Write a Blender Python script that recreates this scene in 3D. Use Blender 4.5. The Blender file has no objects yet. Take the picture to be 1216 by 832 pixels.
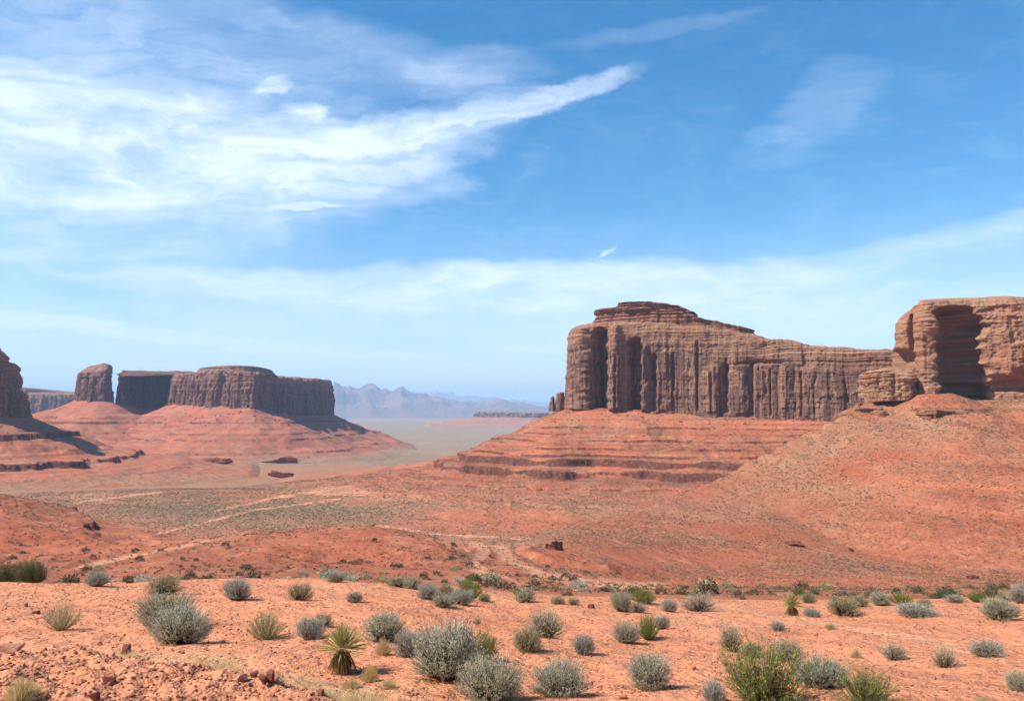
import bpy, math, time
import numpy as np
from mathutils import Vector, Matrix

T0 = time.time()
SC = bpy.context.scene
COL = SC.collection

# ------------------------------------------------------------------ camera
EYE = 2.5
F = 946.0
PITCH = math.atan(74.0 / F)
cd = bpy.data.cameras.new("camera")
cam = bpy.data.objects.new("camera", cd)
COL.objects.link(cam)
cam.location = (0, 0, EYE)
cam.rotation_euler = (math.pi / 2 + PITCH, 0, 0)
cd.sensor_fit = 'HORIZONTAL'
cd.sensor_width = 36.0
cd.lens = 36.0 * F / 1216.0
cd.clip_start = 0.1
cd.clip_end = 200000
SC.camera = cam
SC.view_settings.view_transform = 'Standard'
SC.view_settings.look = 'None'
SC.view_settings.gamma = 1
SC.view_settings.exposure = 0.76
SC.view_settings.use_curve_mapping = False
SC.cycles.use_adaptive_sampling = True
SC.cycles.adaptive_threshold = 0.03
SC.cycles.adaptive_min_samples = 16
SC.cycles.max_bounces = 5
SC.cycles.diffuse_bounces = 3
SC.cycles.volume_bounces = 1
SC.cycles.transparent_max_bounces = 6
SC.cycles.use_denoising = True

# ------------------------------------------------------------------ sun and sky
SUN_EL = math.radians(47)
SUN_AZ = math.radians(16)            # the sun stands to the left, a little behind the camera
sx, sy, sz = -math.cos(SUN_AZ) * math.cos(SUN_EL), -math.sin(SUN_AZ) * math.cos(SUN_EL), math.sin(SUN_EL)
sl = bpy.data.lights.new("sun", 'SUN')
sl.energy = 4.8
sl.angle = math.radians(0.53)
sl.color = (1.0, 0.94, 0.84)
so = bpy.data.objects.new("sun", sl)
COL.objects.link(so)
so.rotation_euler = Vector((sx, sy, sz)).to_track_quat('Z', 'Y').to_euler()

world = bpy.data.worlds.new("World")
SC.world = world
world.use_nodes = True
wn, wl = world.node_tree.nodes, world.node_tree.links
wn.clear()


class N:
    """tiny node-writing helper"""
    def __init__(s, tree):
        s.t, s.n, s.l = tree, tree.nodes, tree.links

    def put(s, sock, v):
        if isinstance(v, bpy.types.NodeSocket):
            s.l.new(v, sock)
        elif v is not None:
            sock.default_value = v

    def m(s, op, a, b=None, c=None, clamp=False):
        n = s.n.new('ShaderNodeMath'); n.operation = op; n.use_clamp = clamp
        s.put(n.inputs[0], a); s.put(n.inputs[1], b); s.put(n.inputs[2], c)
        return n.outputs[0]

    def ss(s, x, a, b, lo=0.0, hi=1.0):
        n = s.n.new('ShaderNodeMapRange'); n.interpolation_type = 'SMOOTHSTEP'
        s.put(n.inputs['Value'], x); s.put(n.inputs['From Min'], a); s.put(n.inputs['From Max'], b)
        s.put(n.inputs['To Min'], lo); s.put(n.inputs['To Max'], hi)
        return n.outputs['Result']

    def xyz(s, x, y, z):
        n = s.n.new('ShaderNodeCombineXYZ')
        s.put(n.inputs[0], x); s.put(n.inputs[1], y); s.put(n.inputs[2], z)
        return n.outputs[0]

    def sep(s, v):
        n = s.n.new('ShaderNodeSeparateXYZ'); s.put(n.inputs[0], v)
        return n.outputs

    def noise(s, vec, scale=1.0, detail=4, rough=.5, dist=0.0, out='Fac'):
        n = s.n.new('ShaderNodeTexNoise')
        s.put(n.inputs['Vector'], vec); n.inputs['Scale'].default_value = scale
        n.inputs['Detail'].default_value = detail; n.inputs['Roughness'].default_value = rough
        n.inputs['Distortion'].default_value = dist
        return n.outputs[out]

    def mix(s, f, a, b, mode='MIX'):
        n = s.n.new('ShaderNodeMix'); n.data_type = 'RGBA'; n.blend_type = mode
        n.clamp_factor = True
        s.put(n.inputs[0], f); s.put(n.inputs[6], a); s.put(n.inputs[7], b)
        return n.outputs[2]

    def scale(s, v, f):
        n = s.n.new('ShaderNodeVectorMath'); n.operation = 'MULTIPLY'
        s.put(n.inputs[0], v); s.put(n.inputs[1], f)
        return n.outputs[0]

    def ramp(s, f, stops):
        n = s.n.new('ShaderNodeValToRGB'); s.put(n.inputs[0], f)
        e = n.color_ramp.elements
        while len(e) < len(stops): e.new(0.5)
        for k, (p, c) in enumerate(stops):
            e[k].position = p; e[k].color = (*c, 1)
        return n.outputs[0]

    def bump(s, h, strength, dist, normal=None):
        n = s.n.new('ShaderNodeBump'); s.put(n.inputs['Height'], h)
        n.inputs['Strength'].default_value = strength; n.inputs['Distance'].default_value = dist
        if normal is not None: s.put(n.inputs['Normal'], normal)
        return n.outputs[0]


w = N(world.node_tree)
sky = wn.new('ShaderNodeTexSky')
sky.sky_type = 'NISHITA'
sky.sun_disc = False
sky.sun_elevation = SUN_EL
sky.sun_rotation = math.atan2(sx, sy)
sky.altitude = 1500
sky.air_density = 1.15
sky.dust_density = 0.35
sky.ozone_density = 2.2
tc = wn.new('ShaderNodeTexCoord')
dx, dy, dz = w.sep(tc.outputs['Generated'])
az = w.m('ARCTAN2', dx, dy)
el = w.m('ARCSINE', dz)
# wind-drawn cirrus: the direction is warped by noise, then patches and strands are laid in azimuth / elevation
base = w.xyz(w.m('MULTIPLY', az, 1.0), w.m('MULTIPLY', el, 1.0), 0.0)
nw = wn.new('ShaderNodeTexNoise'); w.put(nw.inputs['Vector'], w.scale(base, (3.0, 7.0, 1)))
nw.inputs['Scale'].default_value = 1.6; nw.inputs['Detail'].default_value = 4; nw.inputs['Roughness'].default_value = .5
wr, wg, wb_ = w.sep(nw.outputs['Color'])
nf = wn.new('ShaderNodeTexNoise'); w.put(nf.inputs['Vector'], w.scale(base, (16.0, 34.0, 1)))
nf.inputs['Scale'].default_value = 1.6; nf.inputs['Detail'].default_value = 5; nf.inputs['Roughness'].default_value = .6
fr, fg, fb_ = w.sep(nf.outputs['Color'])
fa = w.m('MULTIPLY', w.m('SUBTRACT', fr, .5), .055); fe = w.m('MULTIPLY', w.m('SUBTRACT', fg, .5), .022)
azf, elf = w.m('ADD', az, fa), w.m('ADD', el, fe)
azw = w.m('ADD', azf, w.m('MULTIPLY', w.m('SUBTRACT', wr, .5), 0.18))
elw = w.m('ADD', elf, w.m('MULTIPLY', w.m('SUBTRACT', wg, .5), 0.06))


def px_azel(u, v):
    yu = (416 - v) / F; x = (u - 608) / F
    y = math.cos(PITCH) - yu * math.sin(PITCH)
    z = math.sin(PITCH) + yu * math.cos(PITCH)
    return math.atan2(x, y), math.atan2(z, math.hypot(x, y))


# u, v, half length, half height, tilt (deg, up to the right), strength, hard edge 0..1
CLOUDS = [
    (60, 155, 340, 72, -4, .72, .3), (250, 168, 260, 50, -2, .66, .4), (430, 172, 175, 32, 6, .72, .15),
    (560, 142, 120, 22, 13, .52, .0), (660, 115, 105, 13, 14, .60, .0), (60, 250, 280, 60, 2, .46, .1),
    (130, 40, 340, 60, -12, .42, .0), (400, 55, 220, 34, -12, .26, .0), (560, 88, 100, 24, 6, .26, .0),
    (322, 103, 26, 9, 18, .75, .1), (366, 131, 28, 10, 0, .9, .15), (345, 213, 52, 9, -8, .65, .3),
    (360, 244, 42, 4.5, 6, .85, .3), (430, 218, 50, 9, 0, .25, .3),
    (560, 345, 350, 28, 1, .72, .3), (780, 338, 260, 30, -1, .62, .3), (1060, 300, 210, 18, 4, .42, .1),
    (600, 385, 420, 28, 0, .34, .1), (900, 375, 260, 36, 0, .42, .1), (230, 402, 190, 9, -5, .60, .5), (60, 388, 130, 6, -4, .45, .5),
    (480, 421, 70, 6, -2, .45, .5), (650, 414, 60, 6, 2, .60, .5), (722, 300, 15, 3.0, 20, .7, .2),
    (985, 128, 60, 32, 40, .20, .0), (915, 160, 30, 12, 0, .16, .2), (770, 38, 130, 9, 4, .12, .0),
    (380, 450, 500, 26, 0, .30, .1), (608, 482, 1300, 44, 0, .62, .0), (1100, 330, 260, 26, 0, .22, .1), (150, 330, 300, 20, 0, .22, .1),  # the widest ellipse paints haze whitening along the horizon
    (-500, 150, 300, 80, 10, .5, .2), (1700, 250, 300, 50, 0, .5, .2), (1900, 100, 250, 60, 20, .4, .2),
    (-900, 300, 500, 40, 0, .5, .2),
]
# strands drawn along the wind
st1 = w.noise(w.scale(w.xyz(azw, w.m('SUBTRACT', elw, w.m('MULTIPLY', azw, .12)), 0), (5, 38, 1)), 1.0, 8, .62, .6)
st2 = w.noise(w.scale(w.xyz(azw, elw, 3.0), (9, 22, 1)), 1.0, 7, .6, 1.2)
strand = w.m('ADD', w.m('MULTIPLY', st1, .6), w.m('MULTIPLY', st2, .4))
dens = None
for (u, v, a, b, rot, stg, hard) in CLOUDS:
    if -400 < u < 1600:
        a0, e0 = px_azel(u, v)
    else:
        a0, e0 = (u - 608) / F, (490 - v) / F
    r = math.radians(rot); ca, sa = math.cos(r), math.sin(r)
    A, B = a * 1.25 / F, b * 1.25 / F
    # small clouds take less warp than large ones
    k = 1.0 if b > 15 else 0.25
    ax = w.m('SUBTRACT', azw if k == 1.0 else azf, a0)
    ex = w.m('SUBTRACT', elw if k == 1.0 else elf, e0)
    p = w.m('MULTIPLY_ADD', ax, ca / A, w.m('MULTIPLY', ex, sa / A))
    q = w.m('MULTIPLY_ADD', ax, -sa / B, w.m('MULTIPLY', ex, ca / B))
    d2 = w.m('MULTIPLY_ADD', p, p, w.m('MULTIPLY', q, q))
    g = w.ss(d2, 1.0, hard * .55, 0.0, stg)
    # union by 1-(1-a)(1-b)
    dens = g if dens is None else w.m('SUBTRACT', w.m('ADD', dens, g), w.m('MULTIPLY', dens, g))
veil = w.ss(st2, .42, .8, 0, .12)
texd = w.ss(strand, .30, .70, .42, 1.2)
dens = w.m('ADD', w.m('MULTIPLY', dens, texd), w.m('MULTIPLY', veil, w.ss(el, .75, .1)), clamp=True)
low = w.m('MULTIPLY', w.ss(el, .26, .0), w.ss(st2, .2, .8, .38, .62))          # haze whitening painted into the sky, stronger towards the horizon
dens = w.m('SUBTRACT', w.m('ADD', dens, low), w.m('MULTIPLY', dens, low))
hsv = wn.new('ShaderNodeHueSaturation')
hsv.inputs['Hue'].default_value = 0.494
hsv.inputs['Saturation'].default_value = 1.42
hsv.inputs['Value'].default_value = 1.17
wl.new(sky.outputs[0], hsv.inputs['Color'])
mixc = w.mix(w.m('MULTIPLY', dens, .93), hsv.outputs[0], (7.2, 8.1, 9.2, 1))
bg = wn.new('ShaderNodeBackground')
bg.inputs['Strength'].default_value = 0.088
wl.new(mixc, bg.inputs['Color'])
wo = wn.new('ShaderNodeOutputWorld')
wl.new(bg.outputs[0], wo.inputs['Surface'])

# ------------------------------------------------------------------ numpy noise
_rng = np.random.RandomState(7)
_perm = _rng.permutation(4096).astype(np.int64)
_g2 = _rng.uniform(0, 2 * np.pi, 4096)
_G2 = np.stack([np.cos(_g2), np.sin(_g2)], 1).astype(np.float32)
_v = _rng.normal(size=(4096, 3)); _v /= np.linalg.norm(_v, axis=1)[:, None]
_G3 = _v.astype(np.float32)


def _fade(t): return t * t * t * (t * (t * 6 - 15) + 10)


def n2(x, y, seed=0):
    xi = np.floor(x).astype(np.int64); yi = np.floor(y).astype(np.int64)
    fx = (x - xi).astype(np.float32); fy = (y - yi).astype(np.float32)
    a0 = _perm[(xi + seed * 131) & 4095]; a1 = _perm[(xi + 1 + seed * 131) & 4095]

    def c(a, j, gx, gy):
        g = _G2[_perm[(a + yi + j) & 4095]]
        return g[..., 0] * gx + g[..., 1] * gy
    u, v = _fade(fx), _fade(fy)
    n00 = c(a0, 0, fx, fy); n10 = c(a1, 0, fx - 1, fy)
    n01 = c(a0, 1, fx, fy - 1); n11 = c(a1, 1, fx - 1, fy - 1)
    return 1.5 * ((n00 * (1 - u) + n10 * u) * (1 - v) + (n01 * (1 - u) + n11 * u) * v)


def n3(x, y, z, seed=0):
    xi = np.floor(x).astype(np.int64); yi = np.floor(y).astype(np.int64); zi = np.floor(z).astype(np.int64)
    fx = (x - xi).astype(np.float32); fy = (y - yi).astype(np.float32); fz = (z - zi).astype(np.float32)
    u, v, w_ = _fade(fx), _fade(fy), _fade(fz)
    tot = 0
    for i in (0, 1):
        a = _perm[(xi + i + seed * 131) & 4095]; wu = u if i else 1 - u
        for j in (0, 1):
            b = _perm[(a + yi + j) & 4095]; wv = v if j else 1 - v
            for k in (0, 1):
                g = _G3[_perm[(b + zi + k) & 4095]]; wk = w_ if k else 1 - w_
                tot = tot + wu * wv * wk * (g[..., 0] * (fx - i) + g[..., 1] * (fy - j) + g[..., 2] * (fz - k))
    return 1.6 * tot


def fbm2(x, y, o=4, seed=0, gain=.5):
    t, a = 0, 1.0
    for k in range(o):
        t = t + a * n2(x * 2.03 ** k + 17.3 * k, y * 2.03 ** k - 9.1 * k, seed + k); a *= gain
    return t


def fbm3(x, y, z, o=4, seed=0, gain=.5):
    t, a = 0, 1.0
    for k in range(o):
        t = t + a * n3(x * 2.03 ** k + 17.3 * k, y * 2.03 ** k - 9.1 * k, z * 2.03 ** k + 3.7 * k, seed + k); a *= gain
    return t


def ridged(x, y, o=4, seed=0):
    t, a = 0, .6
    for k in range(o):
        t = t + a * (1 - np.abs(n2(x * 2.1 ** k + 5 * k, y * 2.1 ** k, seed + k)) * 2); a *= .5
    return t


def sstep(x, a, b):
    t = np.clip((x - a) / (b - a), 0, 1)
    return t * t * (3 - 2 * t)


# ------------------------------------------------------------------ picture <-> place
def ray(u, v):
    yu = (416 - v) / F
    y = math.cos(PITCH) - yu * math.sin(PITCH)
    z = math.sin(PITCH) + yu * math.cos(PITCH)
    return (u - 608) / F / y, z / y                # x and z per metre of depth


def P(u, v, D):
    a, b = ray(u, v)
    return a * D, D, EYE + b * D


def project(x, y, z):
    yy = np.maximum(y, .01); zz = z - EYE
    dep = yy * math.cos(PITCH) + zz * math.sin(PITCH)
    up = -yy * math.sin(PITCH) + zz * math.cos(PITCH)
    return 608 + F * x / dep, 416 - F * up / dep


# ------------------------------------------------------------------ mesh helpers
def mesh_np(name, V, Fq, mat, parent=None, smooth=True, attrs=None, loc=None, keep=True):
    V = np.asarray(V, np.float32)
    me = bpy.data.meshes.new(name)
    me.vertices.add(len(V)); me.vertices.foreach_set('co', V.ravel())
    Fq = np.asarray(Fq, np.int32)
    k = Fq.shape[1]
    me.loops.add(Fq.size); me.loops.foreach_set('vertex_index', Fq.ravel())
    me.polygons.add(len(Fq))
    me.polygons.foreach_set('loop_start', np.arange(0, Fq.size, k, dtype=np.int32))
    me.polygons.foreach_set('loop_total', np.full(len(Fq), k, np.int32))
    me.update(calc_edges=True)
    if smooth: me.shade_smooth()
    for an, arr in (attrs or {}).items():
        if arr.ndim == 2:
            at = me.attributes.new(an, 'FLOAT_COLOR', 'POINT')
            c = np.ones((len(V), 4), np.float32); c[:, :arr.shape[1]] = arr
            at.data.foreach_set('color', c.ravel())
        else:
            at = me.attributes.new(an, 'FLOAT', 'POINT')
            at.data.foreach_set('value', arr.astype(np.float32).ravel())
    if mat is not None: me.materials.append(mat)
    o = bpy.data.objects.new(name, me)
    COL.objects.link(o)
    if parent is not None:
        o.parent = parent
        if keep: o.matrix_parent_inverse = Matrix.Translation(-parent.location)
    if loc is not None: o.location = loc
    return o


def grid_faces(n, m, wrap=False):
    i = np.arange(n if wrap else n - 1)[:, None]; j = np.arange(m - 1)[None, :]
    i2 = (i + 1) % n
    return np.stack([(i * m + j), (i2 * m + j), (i2 * m + j + 1), (i * m + j + 1)], -1).reshape(-1, 4)


def empty(name, loc=(0, 0, 0), rz=0):
    o = bpy.data.objects.new(name, None); COL.objects.link(o)
    o.location = loc; o.rotation_euler = (0, 0, rz); o.empty_display_size = .3
    return o


def tag(o, label=None, cat=None, group=None, kind=None):
    if label: o['label'] = label
    if cat: o['category'] = cat
    if group: o['group'] = group
    if kind: o['kind'] = kind
    return o


# ------------------------------------------------------------------ the lie of the land
# columns of (depth m, picture row) read off the photograph
NEAR = [(.5, None), (5.5, None)]
TAB = {
    -350: [(7, 832), (10, 772), (14, 732), (20, 700), (26, 689), (34, 694), (55, 700), (90, 688), (140, 655), (220, 574), (300, 588), (500, 598), (900, 578)],
    0:    [(7, 832), (10, 772), (14, 732), (20, 700), (26, 688), (34, 694), (55, 700), (90, 688), (140, 652), (220, 582), (300, 600), (500, 600), (900, 578)],
    60:   [(7, 832), (10, 772), (14, 733), (20, 701), (26, 689), (34, 696), (55, 700), (90, 688), (140, 655), (220, 594), (300, 606), (500, 600), (900, 577)],
    150:  [(7, 832), (10, 775), (14, 735), (20, 701), (26, 689), (34, 694), (55, 698), (90, 683), (140, 660), (200, 627), (300, 620), (500, 602), (900, 576)],
    250:  [(7, 832), (10, 775), (14, 735), (20, 700), (26, 686), (34, 690), (55, 694), (90, 681), (140, 658), (200, 638), (300, 626), (500, 603), (900, 576)],
    350:  [(7, 832), (10, 775), (14, 735), (20, 698), (26, 683), (34, 686), (55, 690), (90, 680), (130, 660), (190, 627), (300, 634), (500, 605), (900, 576)],
    470:  [(7, 832), (10, 775), (14, 736), (20, 702), (26, 689), (34, 692), (55, 692), (90, 681), (130, 662), (190, 634), (300, 634), (500, 607), (900, 577)],
    560:  [(7, 832), (10, 778), (14, 742), (20, 710), (26, 698), (34, 698), (55, 694), (90, 684), (130, 670), (200, 650), (300, 632), (500, 608), (900, 577)],
    640:  [(7, 832), (10, 780), (14, 746), (20, 716), (26, 706), (34, 704), (55, 700), (90, 692), (130, 684), (200, 664), (240, 649), (300, 650), (500, 612), (900, 578)],
    695:  [(7, 832), (10, 781), (14, 747), (20, 718), (26, 708), (34, 706), (55, 702), (90, 696), (130, 690), (200, 668), (260, 636), (330, 627), (400, 638), (600, 612), (900, 578)],
    750:  [(7, 832), (10, 782), (14, 748), (20, 719), (26, 709), (34, 707), (55, 704), (90, 699), (130, 695), (200, 684), (280, 642), (350, 614), (420, 608), (500, 618), (600, 609), (900, 578)],
    820:  [(7, 832), (10, 783), (14, 749), (20, 722), (26, 712), (34, 709), (55, 705), (90, 700), (130, 696), (220, 689), (300, 651), (380, 613), (450, 592), (520, 600), (600, 606), (700, 602), (900, 579)],
    900:  [(7, 832), (10, 784), (14, 750), (20, 724), (26, 714), (34, 710), (55, 706), (90, 701), (130, 697), (180, 696), (230, 690), (300, 655), (380, 615), (480, 574), (520, 574), (620, 590), (760, 596), (900, 582)],
    1050: [(7, 832), (10, 784), (14, 750), (20, 724), (26, 713), (34, 709), (55, 706), (90, 701), (130, 698), (240, 691), (450, 640), (700, 600), (900, 580)],
    1216: [(7, 832), (10, 782), (14, 748), (20, 722), (26, 711), (34, 706), (55, 704), (90, 700), (130, 698), (250, 691), (450, 640), (700, 600), (900, 580)],
    1560: [(7, 832), (10, 780), (14, 746), (20, 720), (26, 709), (34, 706), (55, 704), (90, 700), (130, 698), (250, 691), (450, 640), (700, 600), (900, 580)],
}
FAR = [(1300, 556), (1700, 541), (2500, 526), (4000, 513), (6500, 504), (10000, 499), (20000, 494.5), (80000, 491.5)]
LR = np.linspace(math.log(.5), math.log(80000), 420)
_us = sorted(TAB)
_rows = []
for u in _us:
    pts = [(d, ray(u, v)[1] * d) for d, v in TAB[u] + FAR]
    k = math.sqrt(1 + ((u - 608) / F) ** 2)
    lr = [math.log(.5), math.log(5.0)] + [math.log(d * k) for d, _ in pts]
    zz = [-2.28, -2.36] + [z for _, z in pts]
    _rows.append(np.interp(LR, lr, zz))
_rows = np.array(_rows)
AZ = np.linspace(math.radians(-50), math.radians(50), 241)
_azc = np.arctan((np.array(_us) - 608) / F)
TABZ = np.stack([np.interp(AZ, _azc, _rows[:, j]) for j in range(len(LR))], 1)


def _blur(a, s, axis):
    k = np.exp(-.5 * (np.arange(-3 * s, 3 * s + 1) / s) ** 2); k /= k.sum()
    pad = [(0, 0), (0, 0)]; pad[axis] = (3 * s, 3 * s)
    ap = np.pad(a, pad, mode='edge')
    return np.apply_along_axis(lambda r: np.convolve(r, k, 'valid'), axis, ap)


TABZ = _blur(_blur(TABZ, 3, 1), 4, 0)


def terr_remap(z, levels):
    """benches and small cliffs: each (level, band, height, amount array)"""
    for (L, wd, h, amt) in levels:
        hh = np.minimum(h * amt, 1.9 * wd)
        t = (z - L) / wd
        s = np.sign(t) * np.minimum(np.abs(t), 1)
        e = .06
        step = np.where(np.abs(s) < e, s / e * hh / 2, np.sign(s) * (hh / 2 + (wd - hh / 2) * (np.abs(s) - e) / (1 - e)))
        z = np.where(np.abs(t) < 1, L + step, z)
    return z


# red-rock banks in the valley: polyline in (u, v, D) plus scarp height
def ground(x, y):
    x = np.asarray(x, float); y = np.asarray(y, float)
    r = np.hypot(x, y) + 1e-6
    a = np.arctan2(x, y)
    fi = np.clip((a - AZ[0]) / (AZ[1] - AZ[0]), 0, len(AZ) - 1.001)
    fj = np.clip((np.log(r) - LR[0]) / (LR[1] - LR[0]), 0, len(LR) - 1.001)
    i = fi.astype(int); j = fj.astype(int); fi = fi - i; fj = fj - j
    z = (TABZ[i, j] * (1 - fi) * (1 - fj) + TABZ[i + 1, j] * fi * (1 - fj) + TABZ[i, j + 1] * (1 - fi) * fj + TABZ[i + 1, j + 1] * fi * fj)
    z = z + EYE
    # hummocks and gullies of the middle distance
    mid = sstep(r, 55, 130) * (1 - .75 * sstep(r, 280, 700))
    uu_ = 608 + F * np.tan(np.clip(a, -1.2, 1.2))
    mid = mid * (1 - .8 * sstep(uu_, 610, 720))
    z = z + mid * (2.6 * fbm2(x / 62, y / 62, 3, 11) + 1.0 * ridged(x / 21, y / 21, 3, 15) - .6)
    z = z + sstep(r, 30, 70) * (1 - .6 * sstep(r, 400, 1500)) * .30 * fbm2(x / 6.5, y / 6.5, 3, 19)
    farm = sstep(r, 700, 2500)
    z = z + farm * 5.0 * fbm2(x / 420, y / 420, 4, 23)
    # low benches in the mid valley
    zz = z + 2.0 * fbm2(x / 55, y / 55, 3, 29)
    amt = sstep(fbm2(x / 90, y / 90, 2, 31), -.05, .35) * mid
    dzb = terr_remap(zz, [(-24, 3.0, 1.8, amt), (-33, 3.0, 2.6, amt), (-42, 3, 2.0, amt)]) - zz
    z = z + dzb
    # low dark scarps of the valley floor
    for (pts, hh, wd) in SCARPS:
        d, t, side = poly_dist(x, y, pts)
        f = np.exp(-((d) / (wd)) ** 2)
        endf = sstep(t, 0.0, .12) * (1 - sstep(t, .88, 1.0))
        wob = side + 3.0 * fbm2(x / 25, y / 25, 3, 37)
        z = z + hh * endf * sstep(wob, -min(.09 * wd, 1.5), min(.09 * wd, 1.5)) * np.exp(-np.maximum(wob, 0) / wd)
    # near ground: soft undulation, the rubbly bank on the left, pebbly skin
    near = 1 - sstep(r, 25, 45)
    z = z + near * (.10 * fbm2(x / 3.1, y / 3.1, 3, 41))
    bank = BANK(x, y)
    z = z + bank * (1 + .5 * fbm2(x / .5, y / .5, 3, 43) * near)
    n2_ = (1 - sstep(r, 14, 30))
    rough = .006 + .010 * sstep(bank, .03, .2)
    z = z + n2_ * rough * fbm2(x / .22, y / .22, 3, 47)
    return flank(x, y, z)


def poly_dist(x, y, pts):
    """distance to a polyline, position along it 0..1, signed side (positive beyond the line, seen from its left end)"""
    pts = np.array(pts); seg = np.diff(pts, axis=0); L = np.hypot(seg[:, 0], seg[:, 1]); tot = L.sum(); acc = 0
    best = np.full(x.shape, 1e9); t = np.zeros(x.shape); sd = np.zeros(x.shape)
    for k in range(len(seg)):
        px, py = x - pts[k, 0], y - pts[k, 1]
        q = np.clip((px * seg[k, 0] + py * seg[k, 1]) / L[k] ** 2, 0, 1)
        dx_, dy_ = px - q * seg[k, 0], py - q * seg[k, 1]
        d = np.hypot(dx_, dy_)
        m = d < best
        best = np.where(m, d, best); t = np.where(m, (acc + q * L[k]) / tot, t)
        s = np.sign(seg[k, 0] * py - seg[k, 1] * px) * d
        sd = np.where(m, s, sd); acc += L[k]
    return best, t, sd


def G2(u, v, D):
    p = P(u, v, D); return (p[0], p[1])


SCARPS = [
    ([G2(415, 585, 640), G2(432, 594, 600), G2(480, 601, 570), G2(560, 603, 560), G2(660, 606, 545), G2(730, 608, 535)], 5.5, 40),
    ([G2(604, 652, 214), G2(622, 668, 196), G2(655, 681, 186), G2(720, 687, 186), G2(800, 690, 192)], 1.7, 16),
    ([G2(20, 585, 780), G2(80, 576, 830), G2(160, 572, 900), G2(250, 566, 990)], 3.0, 45),
]
_bp = [G2(-420, 776, 8.7), G2(-100, 776, 8.8), G2(0, 770, 9.0), G2(90, 770, 8.9), G2(180, 780, 8.5), G2(270, 800, 7.7), G2(370, 826, 6.8), G2(470, 850, 6.0)]


def BANK(x, y):
    d, t, side = poly_dist(np.asarray(x, float), np.asarray(y, float), _bp)
    ws = side + .25 * fbm2(x / 1.1, y / 1.1, 3, 53)
    lift = .17 * (1 - sstep(ws, -.05, .30))
    r = np.hypot(x, y)
    return lift * (1 - sstep(t, .75, 1.0)) * sstep(r, 2.5, 5.0) * (1 - sstep(-side, 2.2, 4.5) * .7)


# the left edge of the long slope under the right butte: a rounded ridge that falls away behind
_rdg = [(1062, 462, 560), (1000, 492, 505), (950, 516, 490), (870, 557, 460), (810, 584, 430), (750, 606, 380), (695, 626, 320), (640, 652, 250), (600, 670, 200)]
_rp = [G2(*q) for q in _rdg]; _rz = [P(*q)[2] for q in _rdg]
_rl = np.concatenate([[0], np.cumsum(np.hypot(*np.diff(np.array(_rp), axis=0).T))]); _rl = _rl / _rl[-1]
_rtt = np.linspace(0, 1, 36); _rsx = np.interp(_rtt, _rl, [q[0] for q in _rp]); _rsy = np.interp(_rtt, _rl, [q[1] for q in _rp]); _rsz = np.interp(_rtt, _rl, _rz)


def flank(x, y, z):
    x = np.asarray(x, float); y = np.asarray(y, float)
    d, t, side = poly_dist(x, y, _rp)
    num = 0; den = 0
    for a_, b_, c_ in zip(_rsx, _rsy, _rsz):
        w_ = 1 / ((x - a_) ** 2 + (y - b_) ** 2 + 60.0) ** 2.5
        num = num + w_ * c_; den = den + w_
    zr = num / den
    inner = ((t > 0) | (x < 262)) & (t < .999)
    s_ = side + 3 * fbm2(x / 18, y / 18, 3, 61)
    cap = np.maximum(zr - .85 * np.maximum(-s_ - 3, 0) + .5, -74)
    z = np.where(inner & (s_ < 0), np.minimum(z, cap), z)
    fill = zr - .8 - .21 * np.maximum(d - 6, 0)
    df = z - fill
    sm_ = fill + .5 * (df + np.sqrt(df * df + 9.0))          # smooth union with the talus
    return np.where(inner & (s_ >= 0), np.where(d < 260, sm_ + (z - sm_) * sstep(d, 120, 260), z), z)


# ------------------------------------------------------------------ taluses
def poly_sdf(x, y, pts):
    """signed distance to a closed polygon (negative inside)"""
    x = np.asarray(x, float); y = np.asarray(y, float)
    best = np.full(x.shape, 1e18); ins = np.zeros(x.shape, bool)
    n = len(pts)
    for k in range(n):
        x0, y0 = pts[k]; x1, y1 = pts[(k + 1) % n]
        ex, ey = x1 - x0, y1 - y0
        px, py = x - x0, y - y0
        q = np.clip((px * ex + py * ey) / (ex * ex + ey * ey + 1e-9), 0, 1)
        best = np.minimum(best, (px - q * ex) ** 2 + (py - q * ey) ** 2)
        c = ((y0 > y) != (y1 > y)) & (x < (x1 - x0) * (y - y0) / (y1 - y0 + 1e-12) + x0)
        ins ^= c
    d = np.sqrt(best)
    return np.where(ins, -d, d)


def near_base(x, y, pts, zb):
    """base height of the cliff, smoothly read from the nearest outline points"""
    num = 0; den = 0
    for (px, py), z in zip(pts, zb):
        wgt = 1 / ((x - px) ** 2 + (y - py) ** 2 + 100.0) ** 1.5
        num = num + wgt * z; den = den + wgt
    return num / den


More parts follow.
